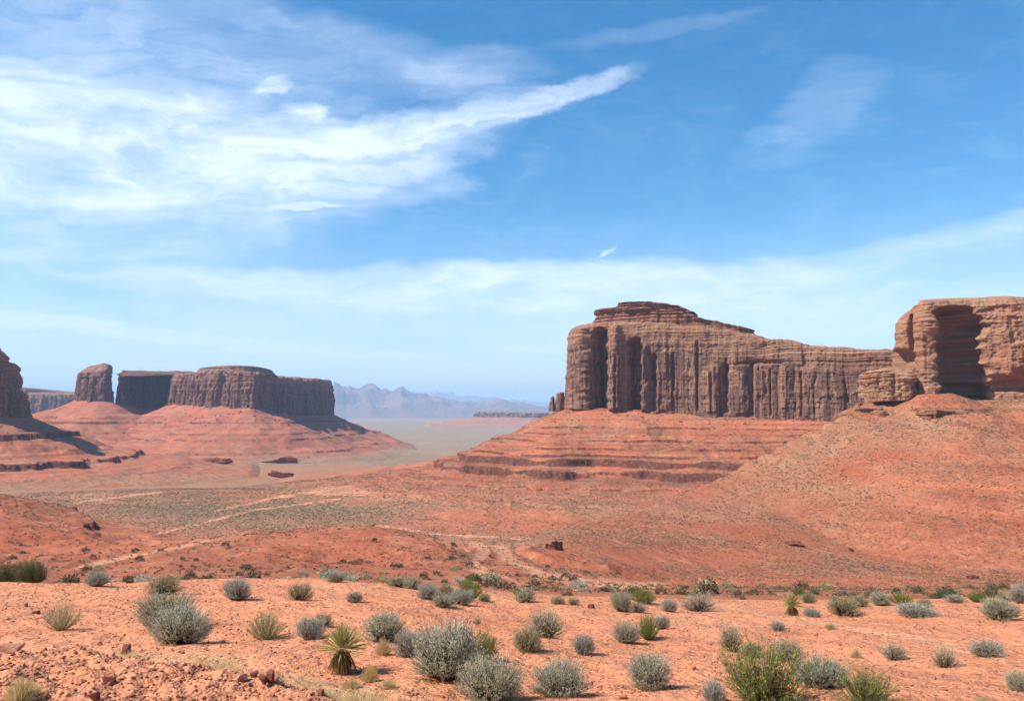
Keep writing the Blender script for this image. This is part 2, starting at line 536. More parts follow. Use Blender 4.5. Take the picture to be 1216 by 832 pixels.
class Talus:
    def __init__(s, outline, prof, levels, seed, gul=1.0, size=1.0, side=None):
        s.side = side
        s.pts = [(p[0], p[1]) for p in outline]; s.zb = [p[2] for p in outline]
        s.pd = [a for a, b in prof] + [prof[-1][0] + 900]; s.pz = [b for a, b in prof] + [prof[-1][1] + 200]
        s.levels, s.seed, s.gul, s.size = levels, seed, gul, size

    def z(s, x, y):
        xx = x if s.side is None else np.where(x < s.side[0], s.side[0] - (s.side[0] - x) * s.side[1], x)
        d = poly_sdf(xx, y, s.pts)
        zb = near_base(x, y, s.pts, s.zb)
        k = s.size
        wig = 16 * k * fbm2(x / (70 * k), y / (70 * k), 3, s.seed) + 1.5 * k * fbm2(x / (15 * k), y / (15 * k), 3, s.seed + 5)
        dd = np.maximum(d, 0) + wig * sstep(d, 2, 60 * k)
        # debris gullies run straight down from the cliff
        drop = np.interp(np.maximum(dd, 0), s.pd, s.pz)
        z = zb - drop
        g = ridged(x / (22 * k), y / (22 * k), 3, s.seed + 9)
        z = z + s.gul * sstep(d, 0, 40 * k) * (1.6 * g - .8) * k
        z0 = z
        lv = []
        for q, (L, wd, h) in enumerate(s.levels):
            amt = .4 + .6 * sstep(fbm2(x / (60 * k) + q * 7.7, y / (60 * k), 3, s.seed + 20 + q), -.55, .10)
            wob = 1.2 * fbm2(x / (40 * k), y / (40 * k), 2, s.seed + 40 + q)
            z = terr_remap(z + wob, [(L, wd, h, amt)]) - wob
        z = z + .25 * fbm2(x / (5 * k), y / (5 * k), 3, s.seed + 60) * k
        if s.side is not None: z = flank(x, y, z)
        return z, d


def out_px(rows):
    """outline rows (u, D, v_top, v_base) or (u, D, ('z', top), ('z', base)) -> x, y, zb, zt"""
    res = []
    for (u, D, vt, vb) in rows:
        x = (u - 608) / F * D * 1.0
        zt = vt[1] if isinstance(vt, tuple) else P(u, vt, D)[2]
        zb = vb[1] if isinstance(vb, tuple) else P(u, vb, D)[2]
        res.append((x * 1.0 / (math.cos(PITCH) + 0.0), D, zb, zt))
    return res
HAZE_D = 6e-5
# ------------------------------------------------------------------ materials
def new_mat(name, rough=.92):
    mt = bpy.data.materials.new(name); mt.use_nodes = True
    t = mt.node_tree; b = t.nodes['Principled BSDF']
    b.inputs['Roughness'].default_value = rough
    b.inputs['Specular IOR Level'].default_value = .15
    return mt, N(t), b


def attr(nd, name, out='Color'):
    a = nd.n.new('ShaderNodeAttribute'); a.attribute_name = name
    return a.outputs[out]


def position(nd):
    g = nd.n.new('ShaderNodeNewGeometry'); return g.outputs['Position']


def soil_material():
    mt, k, b = new_mat('red_soil', .95)
    p = position(k)
    c = attr(k, 'soil'); sc = attr(k, 'scrub', 'Fac')
    n1 = k.noise(p, .9, 6, .6); n2_ = k.noise(p, 9.0, 5, .65); n3_ = k.noise(p, .05, 4, .55)
    c = k.mix(k.ss(n1, .25, .75, 0, .30), c, (0.60, 0.46, 0.40, 1), 'MULTIPLY')
    c = k.mix(k.ss(n2_, .35, .75, 0, .40), c, (0.52, 0.42, 0.38, 1), 'MULTIPLY')
    c = k.mix(k.ss(n3_, .35, .7, .0, .30), c, (0.72, 0.60, 0.55, 1), 'MULTIPLY')
    n5 = k.noise(p, .38, 5, .6)
    c = k.mix(k.ss(n5, .50, .70, 0, .20), c, (0.66, 0.36, 0.21, 1))
    c = k.mix(k.ss(n5, .46, .30, 0, .28), c, (0.70, 0.56, 0.50, 1), 'MULTIPLY')
    # pale grit
    v0 = k.n.new('ShaderNodeTexVoronoi'); k.put(v0.inputs['Vector'], p); v0.inputs['Scale'].default_value = 16.0
    c = k.mix(k.ss(v0.outputs['Distance'], .20, .10, 0, .35), c, (0.62, 0.33, 0.21, 1))
    v1 = k.n.new('ShaderNodeTexVoronoi'); k.put(v1.inputs['Vector'], p); v1.inputs['Scale'].default_value = 6.0
    c = k.mix(k.ss(v1.outputs['Distance'], .16, .07, 0, .55), c, (0.22, 0.075, 0.045, 1))
    # scrub too far off to stand as plants: grey-green dots whose cover follows the scrub attribute
    s1 = k.n.new('ShaderNodeTexVoronoi'); k.put(s1.inputs['Vector'], p); s1.inputs['Scale'].default_value = .24
    s2 = k.n.new('ShaderNodeTexVoronoi'); k.put(s2.inputs['Vector'], p); s2.inputs['Scale'].default_value = .5
    s3 = k.n.new('ShaderNodeTexVoronoi'); k.put(s3.inputs['Vector'], p); s3.inputs['Scale'].default_value = .085
    far = attr(k, 'far', 'Fac')
    r1 = k.m('MULTIPLY', sc, .56)
    d1 = k.m('MULTIPLY', k.ss(s1.outputs['Distance'], r1, k.m('MULTIPLY', r1, .6)), far)
    d2 = k.m('MULTIPLY', k.ss(s2.outputs['Distance'], k.m('MULTIPLY', sc, .50), k.m('MULTIPLY', sc, .28)), far)
    d3 = k.m('MULTIPLY', k.ss(s3.outputs['Distance'], k.m('MULTIPLY', sc, .5), k.m('MULTIPLY', sc, .28)), k.m('MULTIPLY', far, .5))
    # thin cover between the dots
    c = k.mix(k.m('MULTIPLY', k.m('MULTIPLY', sc, far), .42), c, (0.300, 0.215, 0.125, 1))
    c = k.mix(k.m('MULTIPLY', d3, .45), c, (0.170, 0.120, 0.070, 1))
    c = k.mix(k.m('MULTIPLY', d1, .80), c, (0.125, 0.092, 0.052, 1))
    c = k.mix(k.m('MULTIPLY', d2, .65), c, (0.140, 0.102, 0.058, 1))
    k.put(b.inputs['Base Color'], c)
    h1 = k.noise(p, 4.5, 8, .66); h2 = k.noise(p, 26.0, 5, .6); h3 = k.noise(p, .35, 7, .68)
    nb = k.bump(h3, 1.0, .7)
    nb = k.bump(h1, .6, .045, nb)
    nb = k.bump(h2, .8, .020, nb)
    nb = k.bump(k.m('MULTIPLY', v1.outputs['Distance'], -1), .4, .025, nb)
    k.put(b.inputs['Normal'], nb)
    return mt


def cliff_material(name, body, dark, pale, red, zred=None, vert=1.0, size=1.0, band=1.0):
    """sandstone: beds, desert varnish running down the face, redder beds"""
    mt, k, b = new_mat(name, .9)
    p = position(k)
    beds = k.noise(k.scale(p, (.010 / size, .010 / size, .42 / size)), 1, 6, .68, .3)
    fine = k.noise(k.scale(p, (.05 / size, .05 / size, 1.9 / size)), 1, 5, .65, .2)
    run = k.noise(k.scale(p, (.20 / size, .20 / size, .010 / size)), 1, 6, .62, .5)
    run2 = k.noise(k.scale(p, (.85 / size, .85 / size, .03 / size)), 1, 4, .6, .3)
    blot = k.noise(p, .035 / size, 5, .6)
    c = k.mix(k.ss(beds, .38, .62), body, pale)
    c = k.mix(k.ss(fine, .48, .68, 0, .42 * band), c, dark)
    c = k.mix(k.ss(blot, .46, .62, 0, .50), c, red)
    vz = attr(k, 'varnish', 'Fac')
    c = k.mix(k.m('MULTIPLY', k.ss(run, .40, .58, 0, .85 * vert), vz), c, dark)
    c = k.mix(k.m('MULTIPLY', k.ss(run2, .48, .66, 0, .45 * vert), vz), c, dark)
    c = k.mix(k.m('MULTIPLY', k.ss(run2, .42, .30, 0, .35 * vert), vz), c, pale)
    c = k.mix(attr(k, 'redbed', 'Fac'), c, red)
    g1 = k.noise(p, 1.2 / size, 6, .7)
    c = k.mix(k.ss(g1, .45, .7, 0, .45), c, (.45, .40, .40, 1), 'MULTIPLY')
    k.put(b.inputs['Base Color'], c)
    hb = k.m('ADD', k.m('MULTIPLY', fine, 1.0), k.m('MULTIPLY', g1, .8))
    nb = k.bump(hb, 1.0, 1.1 * size)
    nb = k.bump(k.noise(p, 4.0 / size, 5, .7), .7, .30 * size, nb)
    nb = k.bump(k.m('MULTIPLY', run2, vz), .8, 1.2 * size, nb)
    k.put(b.inputs['Normal'], nb)
    return mt


M_SOIL = soil_material()
M_CLIFF = cliff_material('sandstone_brown', (0.310, 0.155, 0.094, 1), (0.120, 0.060, 0.048, 1), (0.415, 0.240, 0.145, 1), (0.320, 0.130, 0.072, 1))
M_CLIFF_R = cliff_material('sandstone_tan', (0.350, 0.175, 0.098, 1), (0.200, 0.096, 0.058, 1), (0.450, 0.255, 0.152, 1), (0.350, 0.135, 0.072, 1), vert=.5, size=.65)
M_CLIFF_L = cliff_material('sandstone_far', (0.240, 0.118, 0.082, 1), (0.110, 0.054, 0.044, 1), (0.340, 0.190, 0.132, 1), (0.260, 0.100, 0.060, 1), size=1.3)
M_CAP = cliff_material('red_caprock', (0.260, 0.105, 0.062, 1), (0.100, 0.044, 0.032, 1), (0.380, 0.190, 0.115, 1), (0.260, 0.085, 0.045, 1), vert=.2, size=.5, band=1.3)


# ------------------------------------------------------------------ ground colours (baked per point of the land)
SAND = np.array((0.680, 0.275, 0.138)); REDM = np.array((0.375, 0.124, 0.064)); TALR = np.array((0.445, 0.128, 0.066))
PALE = np.array((0.680, 0.345, 0.190)); GREEN = np.array((0.360, 0.245, 0.140)); DARKR = np.array((0.110, 0.042, 0.030)); SLOPE = np.array((0.400, 0.118, 0.058))
STRAW = np.array((0.480, 0.310, 0.150))
# patches of bare red earth or of scrub, traced on the land where the photograph shows them
PATCH = [  # u, v, ru, rv, kind, amount
    (585, 618, 125, 17, 'red', 1.0), (300, 588, 60, 5, 'red', .7), (120, 590, 60, 8, 'pale', .5),
    (60, 555, 130, 9, 'red', .7), (300, 560, 110, 4, 'red', .5), (400, 583, 60, 7, 'pale', .8),
    (470, 590, 60, 6, 'pale', .5), (60, 640, 200, 30, 'red', .75), (430, 650, 160, 26, 'red', .7),
    (260, 547, 200, 8, 'green', .9), (470, 545, 80, 12, 'green', .9),
    (300, 605, 240, 12, 'green', .9), (560, 575, 170, 9, 'green', .7), (690, 588, 140, 8, 'green', .7),
    (500, 636, 150, 7, 'green', .6), (640, 600, 90, 3, 'green', .6),
    (600, 700, 90, 14, 'green', .35), (1000, 700, 260, 9, 'green', .35),
    (820, 660, 120, 12, 'red', .5), (900, 692, 330, 7, 'red', .9),
]
TRACKS = [  # (u, v) lines of pale bare sand: washes and tracks
    ([(70, 680), (130, 665), (200, 652), (260, 640)], 3.0),
    ([(560, 640), (575, 655), (560, 672), (590, 690)], 7.0),
    ([(585, 640), (605, 664), (645, 683), (715, 693), (800, 696)], 8.0),
    ([(545, 645), (580, 680), (640, 697)], 2.5),
    ([(80, 598), (140, 590), (200, 583)], 2.0),
    ([(250, 608), (330, 590), (400, 580)], 1.8),
    ([(440, 622), (520, 634), (640, 640)], 2.2),
    ([(820, 715), (980, 740), (1100, 760), (1216, 790)], 5.0),
    ([(160, 640), (300, 606), (420, 590)], 1.4),
]


def track_at(u, v, nz2, ok):
    tw_ = np.zeros(u.shape)
    for pts, wd in TRACKS:
        d, t, sd_ = poly_dist(u, v * 2.0, [(a, b * 2.0) for a, b in pts])
        tw_ = np.maximum(tw_, (1 - sstep(d + 3 * nz2, wd * .6, wd * 1.6)) * ok * .85 * sstep(t, 0, .1) * (1 - sstep(t, .9, 1)))
    return tw_


def soil_at(x, y, z):
    u, v = project(x, y, z)
    r = np.hypot(x, y)
    c = np.empty(x.shape + (3,))
    nearw = (1 - sstep(r, 28, 60))[..., None]
    c[:] = REDM
    c = c * (1 - nearw) + SAND * nearw
    nz = fbm2(x / 45, y / 45, 4, 71); nz2 = fbm2(x / 9, y / 9, 3, 75)
    wu = u + 10 * fbm2(x / 30, y / 30, 3, 77); wv = v + 4 * nz
    red = np.zeros(x.shape); green = .36 * sstep(r, 60, 200) * (.6 + .9 * nz); pale = .25 * sstep(nz2 + nz * .5, .15, .7)
    green = green + .30 * sstep(r, 330, 520)
    sl_ = (sstep(u, 630, 700) * sstep(r, 150, 190) * (1 - sstep(r, 560, 680)))
    c = c * (1 - sl_[..., None]) + SLOPE * sl_[..., None]
    green = green * (1 - sl_) + (.36 * (1 + 1.0 * nz)) * sl_
    ok = y > 1
    for (pu, pv, ru, rv, kd, am) in PATCH:
        w_ = am * sstep(1 - (((wu - pu) / ru) ** 2 + ((wv - pv) / rv) ** 2), 0, .7) * ok
        if kd == 'red': red = np.maximum(red, w_)
        elif kd == 'green': green = np.maximum(green, w_)
        else: pale = np.maximum(pale, w_)
    w_ = track_at(u, v, nz2, ok)
    pale = np.maximum(pale, w_); green = green * (1 - w_)
    green = np.clip(green * (1 - .75 * red) * (1 - .8 * pale), 0, 1)
    c = c * (1 - (red * .8)[..., None]) + np.array((0.500, 0.145, 0.070)) * (red * .8)[..., None]
    c = c * (1 - (pale * .9)[..., None]) + PALE * (pale * .9)[..., None]
    g = (green * .5 * sstep(r, 60, 300))[..., None]
    c = c * (1 - g) + GREEN * g
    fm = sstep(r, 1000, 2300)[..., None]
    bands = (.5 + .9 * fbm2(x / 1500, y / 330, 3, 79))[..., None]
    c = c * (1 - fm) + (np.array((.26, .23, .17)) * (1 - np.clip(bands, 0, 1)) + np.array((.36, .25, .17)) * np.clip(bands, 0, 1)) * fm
    # straw litter behind the rubbly bank
    st = np.exp(-((poly_dist(x, y, _bp)[2] - .75) / .55) ** 2) * (r < 14) * sstep(nz2 + .4 * n2(x / .8, y / .8, 81), -.5, .2)
    c = c * (1 - .55 * st[..., None]) + STRAW * .55 * st[..., None]
    far = sstep(r, 300, 520)
    return c, green, far


def slope_dark(H, X, Y, c, amount=.75, lo=.8, hi=1.6):
    """steep rock steps take dark red, deepened to stand in for shade under ledges"""
    gi, gj = np.gradient(H)
    ds_i = np.hypot(np.gradient(X, axis=0), np.gradient(Y, axis=0)) + 1e-6
    ds_j = np.hypot(np.gradient(X, axis=1), np.gradient(Y, axis=1)) + 1e-6
    s = np.hypot(gi / ds_i, gj / ds_j)
    m = (sstep(s, lo, hi) * amount)[..., None]  # ledge shade put into the colour of the steep steps
    return c * (1 - m) + DARKR * m, m[..., 0]


# ------------------------------------------------------------------ the ground sheet
def build_ground():
    fine = np.radians(np.arange(-37, 37.001, .075))
    coarse = np.radians(np.concatenate([np.arange(-180, -38, 3.0), ]))
    coarse2 = np.radians(np.arange(39, 180.1, 3.0))
    az_ = np.concatenate([coarse, np.radians([-37.6]), fine, np.radians([37.6]), coarse2])
    lr = np.concatenate([np.linspace(math.log(.35), math.log(5.5), 90)[:-1],
                         np.linspace(math.log(5.5), math.log(60), 430)[:-1],
                         np.linspace(math.log(60), math.log(1800), 760)[:-1],
                         np.linspace(math.log(1800), math.log(90000), 160)])
    A, R = np.meshgrid(az_, np.exp(lr), indexing='ij')
    X = R * np.sin(A); Y = R * np.cos(A)
    Z = ground(X, Y)
    Z = np.where(R > 60000, Z - (R - 60000) * .001, Z)
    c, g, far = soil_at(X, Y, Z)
    c, m = slope_dark(Z, X, Y, c, .8, .75, 1.3)
    V = np.stack([X, Y, Z], -1).reshape(-1, 3)
    n, mm = X.shape
    Fq = grid_faces(n, mm)[:, ::-1]
    o = mesh_np('ground', V, Fq, M_SOIL, attrs={'soil': c.reshape(-1, 3), 'scrub': (g * (1 - m)).ravel(), 'far': far.ravel()})
    tag(o, kind='structure')
    # the innermost ring is closed by a small cap
    return o


def build_talus(name, T, u0, u1, r0, r1, nr, parent, colr=TALR, scrub=.35, da=.06, cut=3.0):
    a0, a1 = math.atan((u0 - 608) / F), math.atan((u1 - 608) / F)
    A, R = np.meshgrid(np.arange(a0, a1, math.radians(da)), np.linspace(r0, r1, nr), indexing='ij')
    X = R * np.sin(A); Y = R * np.cos(A)
    Z, d = T.z(X, Y)
    G = ground(X, Y)
    # the skirt's outer borders dip under the valley floor
    ea = np.minimum(np.arange(X.shape[0]), np.arange(X.shape[0])[::-1]) / X.shape[0]
    er = np.minimum(np.arange(nr), np.arange(nr)[::-1]) / nr
    eb = 1 - sstep(np.minimum(ea[:, None], er[None, :]), .01, .07)
    Z0 = Z.copy(); Z = Z - eb * np.clip(Z - G + 5, 0, 16) * (Z - G < 16)
    keep = (Z > G - cut) & (d > -12)
    c = np.empty(X.shape + (3,)); c[:] = colr
    nz = fbm2(X / 40, Y / 40, 4, T.seed + 80)
    gr = np.clip(scrub * (1.0 + 1.3 * nz), 0, 1)
    bandn = fbm2(Z / 2.6 + 50, Z * 0 + X / 300, 3, T.seed + 90)
    c = c * (1 + .36 * np.clip(bandn, -1, 1))[..., None]
    streak = sstep(fbm2(X / 14, Y / 14, 4, T.seed + 95), .1, .6)[..., None]
    c = c * (1 - .14 * streak) + PALE * .14 * streak
    # blend into the valley soil at the foot
    cg, gg, _ = soil_at(X, Y, Z)
    low = (1 - sstep(Z - G, .5, 14))[..., None]
    c = c * (1 - low) + cg * low; gr = gr * (1 - low[..., 0]) + gg * low[..., 0]
    tu, tv = project(X, Y, Z)
    tk = track_at(tu, tv, fbm2(X / 9, Y / 9, 3, 75), (Y > 1))
    c = c * (1 - .7 * tk[..., None]) + PALE * .7 * tk[..., None]; gr = gr * (1 - tk)
    c, m = slope_dark(Z0, X, Y, c, .95, .75, 1.2)
    far = sstep(np.hypot(X, Y), 300, 520)
    V = np.stack([X, Y, Z], -1).reshape(-1, 3)
    Fq = grid_faces(*X.shape)[:, ::-1]
    kf = keep.ravel()[Fq].any(1)
    Fq = Fq[kf]
    used = np.unique(Fq); mp = -np.ones(len(V), int); mp[used] = np.arange(len(used))
    return mesh_np(name, V[used], mp[Fq], M_SOIL, parent, attrs={
        'soil': c.reshape(-1, 3)[used], 'scrub': (gr * (1 - m)).ravel()[used], 'far': far.ravel()[used]})


# ------------------------------------------------------------------ cliffs
def chaikin(p, it):
    p = np.array(p, float)
    for _ in range(it):
        q = np.roll(p, -1, 0)
        p = np.stack([.75 * p + .25 * q, .25 * p + .75 * q], 1).reshape(-1, p.shape[1])
    return p


def cells(s, widths, seed, period):
    """cracks at random spacing: returns cell id, position 0..1 in the cell"""
    rg = np.random.RandomState(seed); e = [0.0]
    while e[-1] < period: e.append(e[-1] + rg.uniform(*widths))
    e = np.array(e); e = e / e[-1] * period
    s = np.mod(s, period)
    i = np.clip(np.searchsorted(e, s, 'right') - 1, 0, len(e) - 2)
    return i, (s - e[i]) / (e[i + 1] - e[i])


def hsh(i, seed):
    return (_perm[(i.astype(np.int64) + seed * 97) & 4095] / 4095.0)


def cliff(name, rows, mat, parent=None, ds=.8, dz=.7, flutes=((14, 40, 5.0), (4, 11, 1.6)), flute_top=1.0, batter=4.0,
          rnd=6.0, rough=1.0, beds=1.0, seed=1, corner=2, alcoves=(), dome=3.0, domesteps=0, sink=4.0, varnish=1.0,
          redlow=.0, bedh=6.0, top_n=14, varn_top=1.0, undulate=0.0, blocky=1.0):
    """one closed rock body from its plan outline: walls with flutes, beds, alcoves; rounded rim; top"""
    p = chaikin(rows, corner)
    q = np.vstack([p, p[:1]])
    L = np.concatenate([[0], np.cumsum(np.hypot(*np.diff(q[:, :2], axis=0).T))])
    per = L[-1]; n = int(per / ds)
    s = np.arange(n) * per / n
    x, y, zb, zt = (np.interp(s, L, q[:, k]) for k in range(4))
    zb = zb - sink
    area = .5 * np.sum(q[:-1, 0] * q[1:, 1] - q[1:, 0] * q[:-1, 1])
    tx = np.roll(x, -3) - np.roll(x, 3); ty = np.roll(y, -3) - np.roll(y, 3)
    kk = np.ones(9) / 9
    sm = lambda a: np.convolve(np.concatenate([a[-4:], a, a[:4]]), kk, 'valid')
    nx, ny = sm(ty), sm(-tx)
    if area < 0: nx, ny = -nx, -ny
    ln = np.hypot(nx, ny) + 1e-9; nx /= ln; ny /= ln
    H = float(np.max(zt - zb)); m = max(12, int(H / dz))
    t = np.linspace(0, 1, m)[None, :]
    S = s[:, None] + 0 * t; X0 = x[:, None] + 0 * t; Y0 = y[:, None] + 0 * t
    if undulate: zt = zt + undulate * (fbm2(s / 18, s * 0, 4, seed + 70) + .8 * np.round(2 * fbm2(s / 26, s * 0 + 9, 3, seed + 71)) / 2)
    Z = zb[:, None] + (zt - zb)[:, None] * t
    TT = t + 0 * S
    hz = Z - zb[:, None]
    D = batter * (1 - TT) ** 1.3
    # flutes
    warp = 2.2 * fbm3(X0 / 16, Y0 / 16, Z / 30, 3, seed + 1)
    ft = 1 - sstep(TT, flute_top - .25, flute_top) if flute_top < 1 else 1 - .55 * sstep(TT, .8, 1)
    deep = 0
    for k, (w0, w1, dep) in enumerate(flutes):
        i, f = cells(S + warp * (1.4 if k == 0 else .7), (w0, w1), seed + 10 + k, per)
        prof = np.sqrt(np.clip(1 - np.abs(2 * f - 1) ** (2 if k == 0 else 3.5), 0, 1))
        amp = dep * (.25 + .95 * hsh(i, seed + k))
        topc = .45 + .6 * hsh(i, seed + 31 + k)          # each pillar ends at its own height
        live = 1 - .8 * sstep(TT, topc, topc + .08)
        D = D + (amp * prof * live - dep * .6) * ft
        D = D + dep * .5 * (hsh(i, seed + 50 + k) - .5) * ft
    # beds: hard layers stand out
    bz = Z + 1.5 * fbm2(X0 / 60, Y0 / 60, 2, seed + 3)
    b1 = fbm2(bz / bedh, X0 * 0 + 3.3, 3, seed + 4)
    b2 = fbm2(bz / (bedh * .3), X0 * 0 + 7.7, 2, seed + 5)
    bamp = beds * (.5 + .9 * sstep(TT, .55, .95))
    D = D + bamp * (1.1 * sstep(b1, -.15, .15) + .45 * sstep(b2, -.1, .1))
    D = D + rough * (1.6 * fbm3(X0 / 14, Y0 / 14, Z / 24, 4, seed + 6) + .35 * fbm3(X0 / 2.5, Y0 / 2.5, Z / 1.6, 3, seed + 7))
    # joint-bounded slabs: flat faces that stand a little in or out, with sharp edges
    for q, (bw, bh, ba) in enumerate(((7.5, 24, 1.1), (3.0, 9, .55), (1.4, 3.2, .22))):
        kz = max(1.0, dz / .5)
        jj = hsh(np.floor((S + warp * .4) / (bw * kz)), seed + 80 + q)
        bi = np.floor((S + warp * .4) / (bw * kz)); bj = np.floor((Z + 8 * jj) / (bh * kz) + .25 * warp / 3)
        D = D + blocky * ba * kz * (hsh(bi * 57 + bj * 131, seed + 85 + q) - .5) * 2 * (1 - .35 * sstep(TT, .7, .9))
    # recesses and bulges asked for by picture column
    rim_cut = 0 * S
    for (au, aw, ad, v0, v1, sh) in alcoves:
        # centre of the feature on the front side, by azimuth
        azr = np.arctan2(X0, Y0); a_c = math.atan((au - 608) / F); a_w = aw / F
        front = ((X0 * nx[:, None] + Y0 * ny[:, None]) < 0)
        uu, vv = project(X0, Y0, Z)
        rel = (azr - a_c) / a_w + .25 * fbm2(Z / 9, S * 0 + au, 2, seed + 8)
        hz_ = 1 - sstep(np.abs(rel), sh, 1.0)
        top = v0 + (0 if v0 < 100 else (np.abs(rel) ** 2) * aw * .5)
        vz_ = sstep(vv, top - 1, top + 4) * (1 - sstep(vv, v1 - 3, v1 + 1))
        D = D - ad * (hz_ ** 1.2) * vz_ * front * (1 + .14 * fbm2(Z / 16, S / 9, 3, seed + 44))
    # rounded rim
    R = min(rnd, H * .45)
    e = np.clip((hz - (H * 0 + (zt - zb)[:, None] - R)) / R, 0, 1)
    D = D - R * .9 * (1 - np.sqrt(np.clip(1 - e * e, 0, 1)))
    X = X0 + nx[:, None] * D; Y = Y0 + ny[:, None] * D
    # the top: rings drawn in to a spine
    cx, cy = x.mean(), y.mean()
    uu_ = np.stack([x - cx, y - cy]); w_, vv_ = np.linalg.eigh(np.cov(uu_)); ax = vv_[:, 1]
    pr = uu_.T @ ax; half = np.abs(pr).max() * .72
    short = np.sqrt(w_[0] / w_[1])
    pc = np.clip(pr, -half, half) * (1 - short * .5)
    spx, spy = cx + ax[0] * pc, cy + ax[1] * pc
    K_ = np.exp(-((pc[:, None] - pc[None, :]) / (half * .12 + 1)) ** 2)
    zsp = (K_ @ Z[:, -1]) / K_.sum(1)
    tp = np.linspace(0, 1, top_n + 1)[1:][None, :]
    tq = tp ** 1.2
    XT = X[:, -1:] * (1 - tq) + spx[:, None] * tq
    YT = Y[:, -1:] * (1 - tq) + spy[:, None] * tq
    dm = dome * np.sin(np.clip(tq, 0, 1) * math.pi / 2)
    if domesteps: dm = terr_soft(dm, domesteps, dome)
    ZT = Z[:, -1:] * (1 - tq) + zsp[:, None] * tq + dm + .5 * rough * fbm2(XT / 6, YT / 6, 3, seed + 9) * (tp > 0)
    mean_end = ZT[:, -1].copy()
    V = np.concatenate([np.stack([X, Y, Z], -1), np.stack([XT, YT, ZT], -1)], 1)
    mm = V.shape[1]
    Fq = grid_faces(n, mm, True)
    if area < 0: Fq = Fq[:, ::-1]
    vn = np.concatenate([varnish * (1 - varn_top * sstep(TT, .62, .9)), np.zeros(ZT.shape)], 1)
    rb = np.concatenate([redlow * (1 - sstep(TT, .03, .14)), np.zeros(ZT.shape)], 1)
    return mesh_np(name, V.reshape(-1, 3), Fq, mat, parent, attrs={'varnish': vn.ravel(), 'redbed': rb.ravel()})


def terr_soft(h, steps, tot):
    k = h / tot * steps; f = k - np.floor(k)
    return (np.floor(k) + sstep(f, .55, .95)) / steps * tot


def zrel(v, D): return ('z', P(608, v, D)[2])
# ================================================================== large structure
ground_o = build_ground()
print('ground', round(time.time() - T0, 1))
HEIGHTS = []                                        # talus surfaces that also carry plants

# ------------------------------------------------------------------ main mesa, right of centre
mm_rows = out_px([
    (673, 905, 398, 484), (679, 884, 386, 484), (700, 868, 383, 484), (740, 858, 380, 486), (800, 838, 384, 489),
    (860, 818, 390, 492), (925, 795, 403, 495), (1000, 770, 413, 497), (1080, 745, 416, 500), (1160, 735, 418, 500),
    (1165, 860, ('z', 56), ('z', -2)), (1010, 930, ('z', 62), ('z', 0)), (860, 990, ('z', 88), ('z', 0)),
    (750, 1010, ('z', 98), ('z', 4)), (690, 975, ('z', 96), ('z', 6))])
MESA_T = Talus(mm_rows, [(0, 0), (12, 4), (45, 20), (90, 38), (128, 55), (190, 66), (260, 73), (380, 84), (600, 108)],
               [(-7, 2.2, 1.0), (-13, 2.6, 1.5), (-19, 2.4, 1.2), (-25.5, 2.8, 2.0), (-32, 2.5, 1.6), (-38, 2.5, 2.0), (-44.5, 4.5, 7.0), (-53, 4.5, 8.0), (-62, 3, 2.0), (-68, 2.5, 1.5)], 200, gul=.6)
mesa = empty('mesa', (260, 860, ground(np.array(260.0), np.array(860.0))))
tag(mesa, 'long fluted brown sandstone mesa rising above banded red slopes right of the centre', 'mesa')
ALC = [(713, 11, 26, 388, 489, .25), (755, 10, 20, 400, 489, .25), (777, 6, 8, 420, 489, .1), (800, 3, 4, 418, 489, .1),
       (829, 2.5, 5, 404, 489, .0), (862, 6, 7, 432, 491, .1), (893, 4, 5, 428, 494, .1), (915, 2, 4, 436, 495, .0),
       (733, 2.5, 4, 420, 489, .0), (952, 3, 4, 440, 496, .0), (846, 2, 3, 440, 492, .0),
       (732, 10, -7, 384, 488, .1), (692, 14, -7, 386, 488, .1), (767, 6, -5, 408, 488, .1), (790, 9, -3, 415, 488, .1), (848, 12, -3, 432, 490, .1), (880, 10, -3, 432, 492, .1),
       (905, 95, 3.5, 426, 433, .7), (700, 20, 0, 0, 0, 0)][:-1]
body = cliff('cliff', [(a, b, c, d) for a, b, c, d in mm_rows], M_CLIFF, mesa, ds=.62, dz=.5,
             flutes=((13, 34, 3.2), (4.5, 10, 1.1), (1.8, 3.6, .4)), flute_top=.76, batter=7, rnd=6, rough=.8, beds=.8,
             seed=21, corner=2, alcoves=ALC, dome=4, domesteps=3, undulate=1.5, top_n=18)
capr = out_px([(706, 895, 370, 382), (722, 880, 365, 381), (760, 868, 364, 382), (800, 858, 368, 385), (835, 848, 377, 389),
               (888, 836, 390, 396), (893, 850, 392, 397), (880, 900, 388, 396), (820, 950, ('z', 112), ('z', 92)), (730, 960, ('z', 112), ('z', 94))])
cap = cliff('caprock', capr, M_CAP, mesa, ds=.7, dz=.3, flutes=((5, 12, .9),), batter=6, rnd=3, rough=.9, beds=2.6, bedh=2.6,
            seed=31, dome=2.0, domesteps=3, sink=3, varnish=0, undulate=.8)
capr2 = out_px([(733, 905, 360, 372), (745, 892, 357.5, 371), (775, 886, 358, 371), (800, 880, 361, 372), (818, 874, 367, 376), (828, 880, 373, 378),
                (820, 930, ('z', 120), ('z', 108)), (745, 945, ('z', 122), ('z', 108))])
cliff('caprock', capr2, M_CAP, mesa, ds=.7, dz=.25, flutes=((4, 9, .8),), batter=3, rnd=3, rough=.8, beds=1.8, bedh=2.2,
      seed=33, dome=1.2, domesteps=2, sink=2.5, varnish=0, undulate=.7)
build_talus('talus_slope', MESA_T, 290, 1200, 430, 1080, 640, mesa, da=.065)
HEIGHTS.append(MESA_T)


